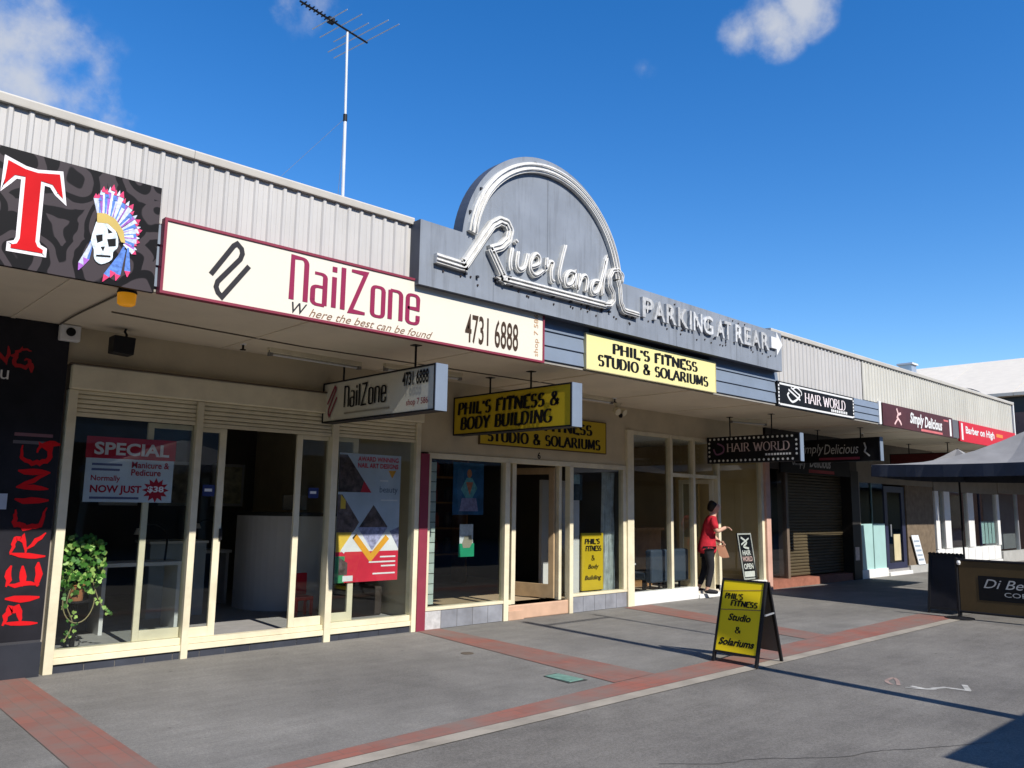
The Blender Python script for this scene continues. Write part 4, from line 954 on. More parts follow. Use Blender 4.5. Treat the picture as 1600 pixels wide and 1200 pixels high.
def leaf1(mbk, c, s, rot, tilt):
    pts = [(0, -.55), (.35, -.35), (.62, -.05), (.35, .12), (.28, .5), (0, .75), (-.28, .5), (-.35, .12), (-.62, -.05), (-.35, -.35)]
    M_ = Matrix.Rotation(rot, 3, 'Y') @ Matrix.Rotation(tilt, 3, 'X')
    mbk.face([Vector(c)+M_ @ Vector((a*s, -.12*s*abs(a), q*s)) for a, q in pts])
for k in range(400):
    a = rl.uniform(0, 2*math.pi); e = rl.random()**.6
    c = (2.46+.23*e*math.cos(a), 8.73+.13*e*math.sin(a), 0.97+.29*rl.uniform(-1, 1)*math.sqrt(max(0, 1-e*e*.6)))
    leaf1(lf if rl.random() < .72 else lb, c, rl.uniform(.032, .06), rl.uniform(0, 6.28), rl.uniform(-1, 1))
for path in ([(2.58, 8.72, .82), (2.66, 8.70, .6), (2.76, 8.70, .48)], [(2.40, 8.68, .8), (2.36, 8.67, .6), (2.42, 8.66, .42), (2.36, 8.65, .26)]):
    for p in smoothpath(path, 4):
        for q in range(2): leaf1(lb if rl.random() < .5 else lf, (p[0]+rl.uniform(-.04, .04), p[1]+rl.uniform(-.02, .02), p[2]+rl.uniform(-.03, .03)), rl.uniform(.025, .04), rl.uniform(0, 6.28), rl.uniform(-.8, .8))
lf.build('foliage', LEAF, pt, kind='stuff'); lb.build('pale_foliage', LEAFB, pt, kind='stuff')
b = MB().tube([(2.46+.14*math.cos(R(a)), 8.66, .64+.22*math.sin(R(a))) for a in range(180, 365, 12)], .006, 6)
b.tube(smoothpath([(2.58, 8.72, .82), (2.66, 8.70, .6), (2.76, 8.70, .48)]), .005, 5).tube(smoothpath([(2.40, 8.68, .8), (2.36, 8.67, .6), (2.42, 8.66, .42), (2.36, 8.65, .26)]), .005, 5)
b.build('stems', mat('ivy stem', (.28, .24, .12), .6), pt)

# --- maroon pilaster between the shops
tag(B(6.352, 6.488, F-.06, F+.3, 0, 2.24).build('pilaster', MAROON), 'narrow maroon pilaster between the nail salon and the gym', 'pilaster')

# --- gym
gy = thing('gym_shopfront', 'cream gym shopfront with grey tiled base and open central door', 'shop', (8.5, F, 0))
room(gy, 6.56, 10.56, 13.0, .2, 2.9, DARKW, mat('tan carpet', (.36, .27, .17), .9, .15, 4), mat('dark red brown wall', (.16, .07, .055), .8), mat('gym ceiling', (.5, .47, .42), .8))
b = B(6.36, 10.58, F-.012, F+.1, 2.262, 3.24); b.build('wall', CREAMW, gy)
def tiles(x0, x1, n, first=None):
    w = (x1-x0)/n
    for k in range(n):
        B(x0+k*w+.003, x0+(k+1)*w-.003, F-.03, F+.02, .004, .235).build('base_tile', TILEW if k == 0 and first else TILEG, gy, .003)
    B(x0, x1, F-.022, F+.06, 0, .23).build('tile_backing', KERB, gy)
tiles(6.495, 7.85, 5, True); tiles(9.26, 10.57, 5)
B(6.495, 7.86, F-.04, F+.09, .236, .275).build('sill', CREAM, gy, .004); B(9.25, 10.575, F-.04, F+.09, .236, .275).build('sill', CREAM, gy, .004)
B(6.495, 10.57, F-.03, F+.09, 2.19, 2.26).build('head', CREAM, gy, .004)
post(gy, 6.49, 6.545, .277, 2.19)
for k in range(14):     # pale tiles on the narrow strip beside the window
    B(6.55, 6.70, F+.06, F+.075, .30+k*.132+.004, .30+(k+1)*.132-.006).build('strip_tile', mat('pale green tile', (.42, .50, .46), .35, .15, 6), gy)
B(6.545, 6.71, F+.075, F+.09, .28, 2.18).build('strip_backing', BLACK, gy)
pane(gy, 6.545, 7.86, .277, 2.19, F+.02)
post(gy, 7.86, 7.95, 0, 2.19, F-.045, F+.06)
pane(gy, 7.95, 8.09, .26, 2.19, F+.10); post(gy, 8.09, 8.17, .2, 2.19, F+.06, F+.15)
B(7.95, 8.09, F+.06, F+.14, .2, .262).build('sill', CREAM, gy)
B(7.955, 8.085, F+.09, F+.096, 1.56, 1.86).build('sticker', mat('faded pink sticker', (.40, .20, .2), .6), gy)
post(gy, 9.07, 9.13, .2, 2.19, F+.06, F+.15); post(gy, 9.20, 9.28, 0, 2.19, F-.045, F+.06)
pane(gy, 9.13, 9.20, .26, 2.19, F+.10)
B(7.95, 9.20, F-.02, F+.35, 0, .2).build('step', TERR, gy, .015)
B(7.952, 8.25, F-.05, F-.021, 0, .13).build('step_edge', TERR, gy, .006)
# open door leaf swung inwards
dr = thing  # keep name
do = MB().obox((9.03, F+.12, 1.2), (8.86, F+.92, 1.2), .045, 1.96, (0, 0, 1))
dleaf = MB()
for (p0, p1, z0, z1) in (((9.03, F+.12), (9.01, F+.21), .22, 2.17), ((8.88, F+.83), (8.86, F+.92), .22, 2.17), ((9.01, F+.21), (8.88, F+.83), .22, .42), ((9.01, F+.21), (8.88, F+.83), 2.07, 2.17)):
    dleaf.obox((*p0, (z0+z1)/2), (*p1, (z0+z1)/2), .04, z1-z0)
dd = dleaf.build('door', mat('tan timber', (.46, .33, .19), .5, .15, 6), gy, .003)
MB().face([(9.01, F+.21, .42), (8.88, F+.83, .42), (8.88, F+.83, 2.07), (9.01, F+.21, 2.07)]).build('pane', GLASS, dd)
post(gy, 10.495, 10.575, .277, 2.19); pane(gy, 9.28, 10.495, .277, 2.19, F+.02)
text(plane_f(F-.012), '6', (8.52, 2.275, .065, .1), BLACK, gy, 'street_number', bold=.02)
wsn = thing('wall_sign', 'yellow wall sign with black lettering above the gym door, behind the hanging sign', 'wall sign', (8.7, F-.03, 2.42))
B(7.36, 10.05, F-.04, F-.012, 2.425, 2.925).build('panel', YELD, wsn)
wp2 = plane_f(F-.04)
serif(wp2, "PHIL'S FITNESS", (7.7, 2.70, 2.0, .15), BLACK, wsn, .30, .09, gap=.12); serif(wp2, 'STUDIO & SOLARIUMS', (7.5, 2.48, 2.4, .15), BLACK, wsn, .30, .09, gap=.12)
frame_on(wp2, 7.355, 10.055, 2.42, 2.93, .014, -.028, .004, mat('brown trim', (.12, .08, .03), .5), wsn)
# posters inside the gym windows
q = thing('window_poster', 'tall blue poster with an orange and teal figure inside the left gym window', 'poster', (7.38, F+.2, 1.42))
B(7.10, 7.66, F+.2, F+.206, 1.45, 2.17).build('sheet', mat('blue poster', (.02, .10, .22), .5, .5, 5), q)
qp = plane_f(F+.2)
for nm, pts, c in (('torso', [(7.24, 1.80), (7.34, 1.96), (7.44, 1.96), (7.54, 1.82), (7.45, 1.68), (7.33, 1.68)], (.10, .30, .33)), ('head', arc(7.39, 2.02, .045, .06, 0, 330, 11), (.42, .17, .08)), ('chest', [(7.33, 1.9), (7.46, 1.9), (7.40, 1.72)], (.48, .17, .09)), ('legs', [(7.22, 1.50), (7.56, 1.50), (7.52, 1.68), (7.26, 1.68)], (.20, .19, .32))):
    MB().poly(qp, pts, .002 if nm == 'torso' else .003).build(nm, mat('poster '+nm, c, .5, .3, 20), q)
q = thing('window_poster', 'small white and green poster low in the left gym window', 'poster', (7.36, F+.2, .9))
B(7.24, 7.48, F+.2, F+.206, 1.02, 1.32).build('sheet', mat('white poster', (.7, .74, .76), .5, .25, 14), q); B(7.22, 7.50, F+.195, F+.2, .88, 1.06).build('green_panel', mat('emerald print', (.02, .30, .15), .5), q)
MB().poly(qp, [(7.28, 1.06), (7.33, 1.16), (7.44, 1.17), (7.47, 1.08), (7.42, 1.0), (7.30, 1.0)], .007).build('figure', mat('grey brown print', (.28, .26, .2), .6), q)
q = thing('window_board', 'yellow board with black lettering standing inside the right gym window', 'sign board', (9.97, 8.72, .2))
B(9.72, 10.23, 8.72, 8.75, .28, 1.17).build('panel', YELD, q)
B(9.74, 9.77, 8.75, 8.77, .2, .5).build('leg', BLACK, q); B(10.18, 10.21, 8.75, 8.77, .2, .5).build('leg', BLACK, q)
yp = plane_f(8.72)
serif(yp, "PHIL'S", (9.78, 1.0, .36, .075), BLACK, q, .3, .14, .1); serif(yp, 'FITNESS', (9.80, .89, .38, .075), BLACK, q, .3, .14, .1); serif(yp, '&', (9.94, .74, .08, .08), BLACK, q, .2, .1)
text(yp, 'Body', (9.86, .59, .26, .09), BLACK, q, bold=.03, shear=.25); text(yp, 'Building', (9.78, .42, .4, .09), BLACK, q, bold=.03, shear=.25)
q = thing('white_partition', 'white painted partition panel behind the gym door', 'partition', (9.6, 9.25, .2))
B(9.30, 9.86, 9.2, 9.26, .2, 2.0).build('panel', DESKW, q); B(9.44, 9.72, 8.78, 8.82, .2, 2.1).build('panel', DESKW, q)
q = thing('notice_board', 'small dark notice in the corner of the right gym window', 'notice', (9.45, F+.05, 1.75))
B(9.33, 9.56, F+.03, F+.036, 1.68, 2.08).build('panel', mat('dark slate notice', (.03, .045, .055), .5, .4, 15), q); B(9.34, 9.5, F+.025, F+.03, 1.93, 2.07).build('pale_sticker', mat('pale teal print', (.22, .32, .33), .5, .3, 20), q)
q = thing('silver_curtain', 'crumpled silver curtain hanging inside the right gym window', 'curtain', (10.4, 8.76, .25))
b = MB(); nn = 26; rc = random.Random(9); xs = [10.25+.29*k/nn for k in range(nn+1)]
rows = 7
for r_ in range(rows):
    for k in range(nn+1): b.v.append((xs[k], F+.22+.035*math.sin(k*1.7+r_*.6)+rc.uniform(-.012, .012), .25+1.9*r_/(rows-1)))
b.f = [(r_*(nn+1)+k, r_*(nn+1)+k+1, (r_+1)*(nn+1)+k+1, (r_+1)*(nn+1)+k) for r_ in range(rows-1) for k in range(nn)]
b.build('cloth', mat('silver foil cloth', (.62, .68, .68), .35, .25, 9, metal=.15), q)
# gym shelf and bottles
q = thing('supplement_shelf', 'dark shelving with pale tubs deep inside the gym', 'shelf', (7.9, 11.6, .2))
for k in range(4): B(6.9, 9.6, 11.4, 11.8, .7+k*.45, .73+k*.45).build('shelf_board', TIMBER, q)
B(6.88, 6.92, 11.4, 11.8, .2, 2.4).build('upright', TIMBER, q); B(9.58, 9.62, 11.4, 11.8, .2, 2.4).build('upright', TIMBER, q)
rq = random.Random(4)
for k in range(4):
    for j in range(9):
        x = 7.05+j*.28+rq.uniform(-.03, .03); MB().lathe((x, 11.6, .73+k*.45), [(.07, 0), (.07, .2), (.05, .22), (.05, .26)], 10).build('tub', mat('tub %d' % (j % 3), ((.4, .4, .38), (.3, .06, .05), (.06, .06, .07))[j % 3], .4), q)

# --- hair salon
ha = thing('hair_salon', 'cream framed hair salon shopfront with tall windows and an open door', 'shop', (12.8, F, 0))
room(ha, 10.62, 14.98, 13.0, .12, 2.95, mat('tan interior wall', (.58, .44, .24), .8, .15, 1), mat('pale floor', (.55, .50, .42), .6), mat('brown back wall', (.32, .22, .12), .8), mat('white ceiling', (.75, .73, .68), .8))
B(10.58, 15.0, F-.008, F+.1, 2.86, 3.24).build('wall', CREAMW, ha)
post(ha, 10.575, 10.74, 0, 2.86, F-.06, F+.09)
for x0, x1 in ((11.80, 11.87), (12.49, 12.56), (13.28, 13.36), (14.84, 14.93)): post(ha, x0, x1, .2 if x0 < 13 else .1, 2.86)
B(10.74, 12.56, F-.05, F+.09, 0, .205).build('plinth', WHITE, ha, .006); B(13.28, 14.93, F-.05, F+.09, 0, .205).build('plinth', WHITE, ha, .006)
B(12.56, 13.28, F-.08, F+.3, 0, .075).build('door_step', WHITE, ha, .008)
B(11.87, 12.49, F-.02, F+.06, 2.13, 2.19).build('transom', CREAM, ha); B(12.56, 13.28, F-.02, F+.06, 2.13, 2.19).build('transom', CREAM, ha)
B(10.74, 11.80, F-.02, F+.06, 2.80, 2.86).build('head', CREAM, ha); B(11.87, 14.84, F-.015, F+.06, 2.80, 2.858).build('head', CREAM, ha)
pane(ha, 10.74, 11.80, .205, 2.80); pane(ha, 11.87, 12.49, .205, 2.13); pane(ha, 11.87, 12.49, 2.19, 2.80); pane(ha, 12.56, 13.28, 2.19, 2.80); pane(ha, 13.36, 14.84, .205, 2.80)
dl2 = MB()
for (p0, p1, z0, z1) in (((13.26, F+.06), (13.25, F+.14), .08, 2.12), ((13.2, F+.70), (13.19, F+.78), .08, 2.12), ((13.25, F+.14), (13.2, F+.70), .08, .26), ((13.25, F+.14), (13.2, F+.70), 2.04, 2.12)):
    dl2.obox((*p0, (z0+z1)/2), (*p1, (z0+z1)/2), .04, z1-z0)
dd = dl2.build('door', CREAM, ha, .003); MB().face([(13.25, F+.14, .26), (13.2, F+.70, .26), (13.2, F+.70, 2.04), (13.25, F+.14, 2.04)]).build('pane', GLASS, dd)
B(14.93, 15.10, F-.08, F+.1, 0, 2.86).build('pilaster', PINK, ha, .006)
q = thing('salon_counter', 'brown timber counter inside the hair salon window', 'counter', (12.3, 9.6, .12))
B(11.9, 13.1, 9.7, 10.1, .12, 1.15).build('front', TIMBER, q); B(11.85, 13.15, 9.65, 10.15, 1.15, 1.2).build('top', TIMBER, q)
for lab, x in (('dark blue grey waiting chair inside the hair salon window, left of the pair', 11.75), ('dark blue grey waiting chair inside the hair salon window, right of the pair', 12.35)):
    q = thing('waiting_chair', lab, 'chair', (x, 9.1, .12))
    CH = mat('slate vinyl', (.045, .06, .085), .45, .1)
    B(x-.25, x+.25, 8.85, 9.3, .34, .48).build('seat', CH, q, .03); B(x-.25, x+.25, 8.72, 8.86, .3, .86).build('backrest', CH, q, .03)
    for dx in (-.2, .2):
        for dy in (8.9, 9.25): B(x+dx-.015, x+dx+.015, dy-.015, dy+.015, .12, .35).build('leg', DKMET, q)
q = thing('white_side_table', 'small white stand at the left of the hair salon window', 'table', (11.0, 8.85, .12))
MB().lathe((10.98, 8.85, .12), [(.13, 0), (.13, .015), (.015, .03), (.015, .5), (.16, .51), (.16, .535)], 16).build('pedestal', DESKW, q)
MB().lathe((10.98, 8.85, .655), [(.04, 0), (.05, .1), (.03, .16)], 12).build('vase', DESKW, q)
q = thing('mirror_station', 'tan timber mirror station on the side wall of the hair salon', 'mirror', (14.2, 9.8, .12))
B(13.9, 14.6, 9.8, 9.9, .12, 2.3).build('panel', mat('tan panel', (.55, .38, .17), .6), q); B(14.0, 14.5, 9.78, 9.8, 1.0, 2.1).build('mirror', mat('mirror', (.5, .55, .6), .05, 0, metal=1), q)
# A-board leaning in the salon window
def aboard(label, x, y, w, h, face, ang=0, z=0):
    t = thing('a_frame_board', label, 'sign board', (x, y, z)); return t
q = thing('window_board', 'narrow black and white lettered board leaning in the hair salon window', 'sign board', (14.55, 8.7, .2))
bl = lambda s, tt_, d=0: Vector((14.32+s+.16*(1-tt_/.88), 8.72-d-.0*tt_, .21+tt_))
bl = lambda s, tt_, d=0: Vector((14.44+s-.22*(tt_/.9), 8.72-d, .21+tt_))
MB().prism(bl, rect(0, .50, 0, .9), -.02, 0).build('panel', BLACK, q)
frame_on(bl, 0, .5, 0, .9, .03, 0, .01, mat('aluminium frame', (.55, .55, .53), .4), q)
text(bl, 'HAIR', (.1, .47, .3, .1), WHITE, q, bold=.03); text(bl, 'WORLD', (.07, .35, .36, .1), mat('pale pink print', (.75, .5, .48), .5), q, bold=.03); text(bl, 'OPEN', (.08, .2, .34, .11), WHITE, q, bold=.03)
MB().ribbon(bl, smoothpath([(.12, .82), (.3, .72), (.18, .64), (.36, .6)]), .04, .003).ribbon(bl, [(.1, .68), (.4, .8)], .03, .003).build('logo', WHITE, q)
MB().poly(bl, rect(.06, .44, .05, .16), .003).build('white_panel', WHITE, q)

# --- cafe (shade behind the yellow board)
ca = thing('cafe_shopfront', 'dark cafe shopfront with a brown roller shutter, deep in shade', 'shop', (17.2, F, 0))
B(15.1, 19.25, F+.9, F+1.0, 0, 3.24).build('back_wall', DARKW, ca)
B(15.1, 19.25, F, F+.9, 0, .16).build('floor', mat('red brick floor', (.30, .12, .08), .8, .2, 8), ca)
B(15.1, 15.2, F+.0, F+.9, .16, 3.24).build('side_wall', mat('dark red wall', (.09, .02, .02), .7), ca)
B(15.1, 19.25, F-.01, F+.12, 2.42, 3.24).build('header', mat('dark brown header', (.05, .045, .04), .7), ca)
b = MB(); n = 34
for k in range(n):
    z = .18+k*(2.24/n); hh = 2.24/n
    i = len(b.v); pr = [(F+.22, z+.002), (F+.205, z+hh*.3), (F+.205, z+hh*.7), (F+.22, z+hh-.002)]
    b.v += [(16.15, p[0], p[1]) for p in pr]+[(18.85, p[0], p[1]) for p in pr]
    b.f += [(i+c, i+c+1, i+5+c, i+4+c) for c in range(3)]
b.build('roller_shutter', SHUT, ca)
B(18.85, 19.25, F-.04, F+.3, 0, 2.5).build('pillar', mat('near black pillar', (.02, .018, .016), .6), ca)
B(16.05, 16.15, F+.1, F+.3, .16, 2.42).build('shutter_guide', mat('bronze guide', (.16, .12, .09), .5), ca)
pane(ca, 15.2, 16.05, .16, 2.42, F+.15)
tag(B(18.92, 19.12, F-.05, F-.04, .44, .74).build('paper_notice', mat('pink white paper', (.7, .58, .52), .6, .2, 14)), 'small pale notice taped low on the dark pillar beside the cafe shutter', 'notice')
q = thing('wall_sign', 'dark wall sign with white script and red bar above the cafe shutter', 'wall sign', (17.2, F-.03, 2.45))
B(15.6, 18.8, F-.05, F-.01, 2.35, 2.82).build('panel', BLACK, q)
cp = plane_f(F-.05); GW = mat('dim white print', (.42, .42, .42), .5)
text(cp, 'Simply', (16.1, 2.45, .6, .3), GW, q, shear=.25, bold=.02); text(cp, 'Delicious', (16.85, 2.5, 1.0, .24), GW, q, shear=.25, bold=.02)
MB().poly(cp, rect(16.8, 18.0, 2.38, 2.45), .003).build('underline', mat('dim red print', (.30, .02, .03), .5), q)
q = thing('display_stand', 'white display stand with stacked items inside the dark cafe window', 'display stand', (15.5, F+.45, .16))
for k in range(4): B(15.3, 15.75, F+.3, F+.6, .25+k*.3, .28+k*.3).build('shelf', DESKW, q)
for x in (15.31, 15.73): B(x-.012, x+.012, F+.3, F+.6, .16, 1.4).build('upright', DKMET, q)
for k in range(3):
    for j in range(2): B(15.36+j*.17, 15.49+j*.17, F+.36, F+.5, .28+k*.3, .28+k*.3+.12+.05*j).build('packet', DESKW, q)

# --- barber
ba = thing('barber_shop', 'barber shopfront with pale aqua panels and a dark blue door', 'shop', (21.6, F, 0))
room(ba, 19.3, 23.95, 12.5, .15, 2.9, DARKW, CARPET)
B(19.25, 24.0, F-.01, F+.1, 2.25, 3.24).build('header', mat('grey brown header', (.20, .18, .15), .7), ba)
B(19.26, 20.72, F-.04, F+.1, 0, .2).build('plinth', WHITE, ba, .006)
B(20.72, 22.1, F-.09, F+.3, 0, .09).build('door_step', WHITE, ba, .006)
B(22.1, 24.0, F-.04, F+.1, 0, .2).build('plinth', mat('grey render', (.40, .40, .38), .7), ba)
B(19.26, 19.34, F-.02, F+.08, .2, 2.25).build('mullion', mat('grey brown header', (.20, .18, .15), .7), ba)
B(19.34, 20.0, F+.0, F+.012, .2, 1.27).build('aqua_panel', TEAL, ba); B(20.04, 20.72, F+.0, F+.012, .2, 1.27).build('aqua_panel', TEAL, ba)
pane(ba, 19.34, 20.72, 1.27, 2.25, F+.02)
B(20.0, 20.04, F-.008, F+.02, .2, 2.25).build('mullion', mat('dark teal trim', (.10, .18, .18), .5), ba)
dd = B(20.80, 20.98, F+.02, F+.07, .1, 2.2); dd.box(21.85, 22.05, F+.02, F+.07, .1, 2.2); dd.box(20.98, 21.85, F+.02, F+.07, .1, .3); dd.box(20.98, 21.85, F+.02, F+.07, 2.05, 2.2)
dd = dd.build('door', NAVY, ba); pane(dd, 20.98, 21.85, .3, 2.05, F+.045)
MB().tube([(21.03, F-.02, .95), (21.03, F-.02, 1.25)], .02, 8).build('handle', GALV, dd)
B(21.3, 21.7, F+.03, F+.04, .35, 1.0).build('poster', mat('cream card', (.6, .52, .33), .6), dd)
B(22.1, 23.98, F, F+.1, .2, 2.25).build('brick_wall', BRICKD, ba)
rbk = random.Random(2)
BRK = [mat('brown brick', (.19, .10, .07), .8, .25, 7), mat('ochre brick', (.24, .17, .085), .8, .2, 7), mat('dark brick', (.12, .075, .055), .8, .2, 7)]
q = thing('leaning_board', 'narrow white notice board leaning against the brick wall beside the barber door', 'sign board', (22.7, F-.1, .0))
lp = lambda s, tt_, d=0: Vector((22.72+s-.42*(tt_/.75), F-.045-d, .24+tt_))
lp = lambda s, tt_, d=0: Vector((22.60+s-.40*(tt_/.74), F-.06-d, .205+tt_))
MB().prism(lp, rect(0, .46, 0, .76), -.018, 0).build('panel', mat('white board', (.72, .76, .8), .5, .1, 9), q)
b = MB()
for k in range(5): b.poly(lp, rect(.06, .40, .1+k*.12, .15+k*.12), .003)
b.build('small_print', mat('pale blue print', (.35, .42, .5), .5), q)

# --- white panelled shop and brick shop further on
wh = thing('white_shopfront', 'white panelled shopfront with small windows beyond the umbrella', 'shop', (26.7, F, 0))
B(24.06, 33.0, F+.09, F+8, 3.0, 4.2).build('upper_wall', BRICKD, wh)
B(24.06, 33.0, F+4, F+4.1, 0, 3.0).build('back_wall', DARKW, wh)
B(24.06, 33.0, F+.1, F+4, 0, .1).build('floor', CARPET, wh)
B(24.06, 29.5, F-.01, F+.1, 2.15, 3.24).build('header', mat('grey brown header', (.20, .18, .15), .7), wh)
for x0, x1 in ((24.08, 24.35), (24.75, 25.2), (26.65, 27.15), (29.30, 29.55)): B(x0, x1, F-.02, F+.1, .56, 2.15).build('mullion', WHITE, wh)
B(24.06, 29.55, F-.03, F+.1, 0, .12).build('plinth', WHITE, wh)
for k in range(9):
    x0 = 24.1+k*.6; B(x0, x0+.57, F-.012, F+.05, .13, .54).build('panel', WHITE, wh, .01)
B(24.06, 29.55, F+.05, F+.1, .12, .56).build('panel_backing', mat('grey white trim', (.5, .5, .5), .6), wh)
pane(wh, 24.35, 24.75, .56, 2.15); pane(wh, 25.2, 26.65, .56, 2.15); pane(wh, 27.15, 29.30, .56, 2.15)
B(27.75, 27.8, F, F+.06, .56, 2.15).build('glazing_bar', NAVY, wh)
for k in range(4): B(28.0+k*.32, 28.25+k*.32, F+.06, F+.07, .62, 1.3).build('aqua_sticker', TEAL, wh)
B(29.55, 33.0, F-.02, F+.1, 2.2, 3.24).build('header', mat('grey brown header', (.20, .18, .15), .7), wh)
B(29.55, 33.0, F-.05, F+.1, 0, .35).build('plinth', mat('grey render', (.40, .40, .38), .7), wh)
pane(wh, 29.55, 31.4, .35, 2.2); pane(wh, 31.5, 33, .35, 2.2); B(31.4, 31.5, F-.02, F+.08, .35, 2.2).build('mullion', GALV, wh)
B(29.7, 32.9, F+.5, F+.52, .35, 2.2).build('blind', mat('grey blind', (.20, .22, .24), .7), wh)
aw2 = thing('far_awning', 'plain brick red awning beyond the white end trim of the long awning', 'awning', (28.5, V, 3.2))
B(24.1, 33, V+.05, F, 3.22, 3.3).build('soffit', SOFF, aw2); B(24.1, 33, V, V+.05, 3.2, 3.62).build('fascia', mat('dull red fascia', (.16, .05, .045), .6), aw2)
fb = thing('far_building', 'tall white building with a dark window band rising behind the far end of the row', 'building', (36, 20, 0))
b = MB(); ny = 13
for k in range(ny):
    y0 = 6.0+k*3; y1 = y0+2.985
    MB().prism(lambda s_, t_, d=0: Vector((s_, y0+d, t_)), [(33.7, 5.97), (40, 8.25), (46, 5.97), (46, 5.85), (33.7, 5.85)], 0, y1-y0).build('roof_sheet', mat('white roof sheet', (.70, .63, .52), .85, .05), fb)
B(34.1, 45.8, 6.1, 45, 5.25, 5.85).build('window_band', mat('dark band', (.02, .025, .035), .3), fb)
B(34, 46, 6.0, 45, 0, 5.25).build('lower_wall', mat('grey red brick', (.16, .10, .09), .8, .2, 3), fb)
ad = thing('arched_sign', 'dark half-round sign silhouette rising above the parapet near its far end', 'sign', (24.5, 9.2, 4.2))
MB().prism(lambda s, t_, d=0: Vector((27.5-d, 11.5-s, t_)), arc(2.75, 4.75, .75, .68, 0, 180, 16), -.2, .0).build('panel', FABN, ad)
B(27.55, 27.65, 8.05, 9.45, 4.2, 4.78).build('base', FABN, ad)
vt = thing('roof_vent', 'small white and grey roof vent above the ribbed parapet', 'vent', (27.5, 10.3, 4.2))
B(27.2, 27.6, 10.1, 10.5, 4.2, 6.30).build('duct', GALV, vt); B(27.15, 27.65, 10.05, 10.55, 6.3, 6.36).build('cap', WHITE, vt)

# ------------------------------------------------------------------ antenna
an = thing('tv_antenna', 'tall television antenna on a thin white mast on the roof', 'antenna', (4.49, 7.6, 4.12))
MB().tube([(4.505, 7.6, 4.12), (4.475, 7.6, 5.9)], .018, 8).build('mast', mat('white mast', (.7, .72, .74), .4), an)
MB().tube([(4.475, 7.6, 5.88), (4.45, 7.6, 6.93)], .014, 8).build('upper_mast', mat('white mast', (.7, .72, .74), .4), an)
MB().tube([(4.476, 7.6, 5.84), (4.474, 7.6, 5.92)], .024, 8).build('mast_clamp', DKMET, an)
bo0 = Vector((3.79, 7.49, 6.94)); bo1 = Vector((4.74, 7.635, 6.92))
# boom drawn in the plane of the mast, its far end towards the street
bd = (bo1-bo0)
MB().tube([bo0, bo1], .012, 8).build('boom', DKMET, an)
el = Vector((.36, -.30, .18)).normalized(); el = Vector((.17, -1.1, .02)).normalized()
for f_, hl, r_, m_ in [(k*.055, .035+.012*(k % 2), .008, DKMET) for k in range(1, 10)]+[(.42, .30, .006, GALV), (.58, .36, .006, GALV), (.74, .30, .006, GALV), (.84, .52, .006, GALV), (.97, .56, .006, GALV)]:
    c = bo0+bd*f_
    MB().tube([c-el*hl, c+el*hl], r_, 6).build('element', m_, an)
B(4.20, 4.27, 7.57, 7.63, 6.93, 6.99).build('balun_box', DKMET, an)
wires = MB()
for p in ((5.4, 9.4, 4.12), (3.3, 9.3, 4.12)): wires.tube([(4.475, 7.6, 5.88), p], .0025, 4)
wires.build('guy_wires', GALV, an)

# ------------------------------------------------------------------ A-frame board on the footpath
af = thing('a_frame_board', 'yellow A-frame board with black lettering standing on the red paver band', 'sign board', (7.9, 4.77, 0))
AL = Vector((7.64, 5.02, 0)); AR = Vector((7.63, 4.49, 0)); sd = (AR-AL).normalized(); top = Vector((.245, 0, .845)); tl = top.length; td = top.normalized(); nd = sd.cross(td).normalized()
if nd.x > 0: nd = -nd
ap = lambda s, t_, d=0: AL+sd*s+td*t_+nd*d
W_ = (AR-AL).length
MB().prism(ap, rect(.02, W_-.02, .12, tl-.02), -.012, 0).build('front_panel', YELA, af)
MB().prism(ap, rect(0, .025, 0, tl), -.03, .008).build('leg', DKMET, af); MB().prism(ap, rect(W_-.025, W_, 0, tl), -.03, .008).build('leg', DKMET, af)
MB().prism(ap, rect(.025, W_-.025, .10, .122), -.028, .006).build('rail', DKMET, af); MB().prism(ap, rect(.025, W_-.025, tl-.022, tl-.001), -.028, .006).build('rail', DKMET, af)
bk0 = Vector((8.26, 5.06, 0)); bk1 = Vector((8.22, 4.54, 0)); tp0 = AL+top; tp1 = AR+top
for a, c in ((bk0, tp0), (bk1, tp1)): MB().obox(a, Vector(c)+Vector((.03, 0, -.01)), .025, .03, (0, 1, 0)).build('leg', DKMET, af)
def lerp(a, c, t_): return a+(c-a)*t_
o_ = Vector((.03, 0, -.012))
MB().face([lerp(bk0, tp0+o_, .12), lerp(bk1, tp1+o_, .12), lerp(bk1, tp1+o_, .97), lerp(bk0, tp0+o_, .97)]).build('back_panel', mat('grey panel back', (.10, .10, .105), .6), af)
MB().obox(lerp(AR, tp1, .60)+Vector((.02, -.012, 0)), lerp(bk1, tp1, .60)+Vector((0, -.012, .01)), .014, .014).build('stay', GALV, af)
serif(ap, "PHIL'S", (.06, .665, .22, .058), BLACK, af, .3, .12, .12, gap=.12); serif(ap, 'FITNESS', (.14, .595, .32, .055), BLACK, af, .3, .12, .12, gap=.12)
for txt_, s0, t0, w_, h_ in (('Studio', .13, .44, .27, .075), ('&', .23, .32, .07, .062), ('Solariums', .055, .185, .42, .075)):
    if txt_ == '&': serif(ap, '&', (s0, t0, w_, h_), BLACK, af, .2, .1)
    else: text(ap, txt_, (s0, t0, w_, h_), BLACK, af, bold=.035, shear=.25)
b = MB().ribbon(ap, [(.03, .742), (W_-.03, .785)], .006, .003).ribbon(ap, [(.03, .545), (W_-.03, .578)], .008, .003)
b.build('ruled_line', mat('brown print', (.22, .12, .07), .5), af)

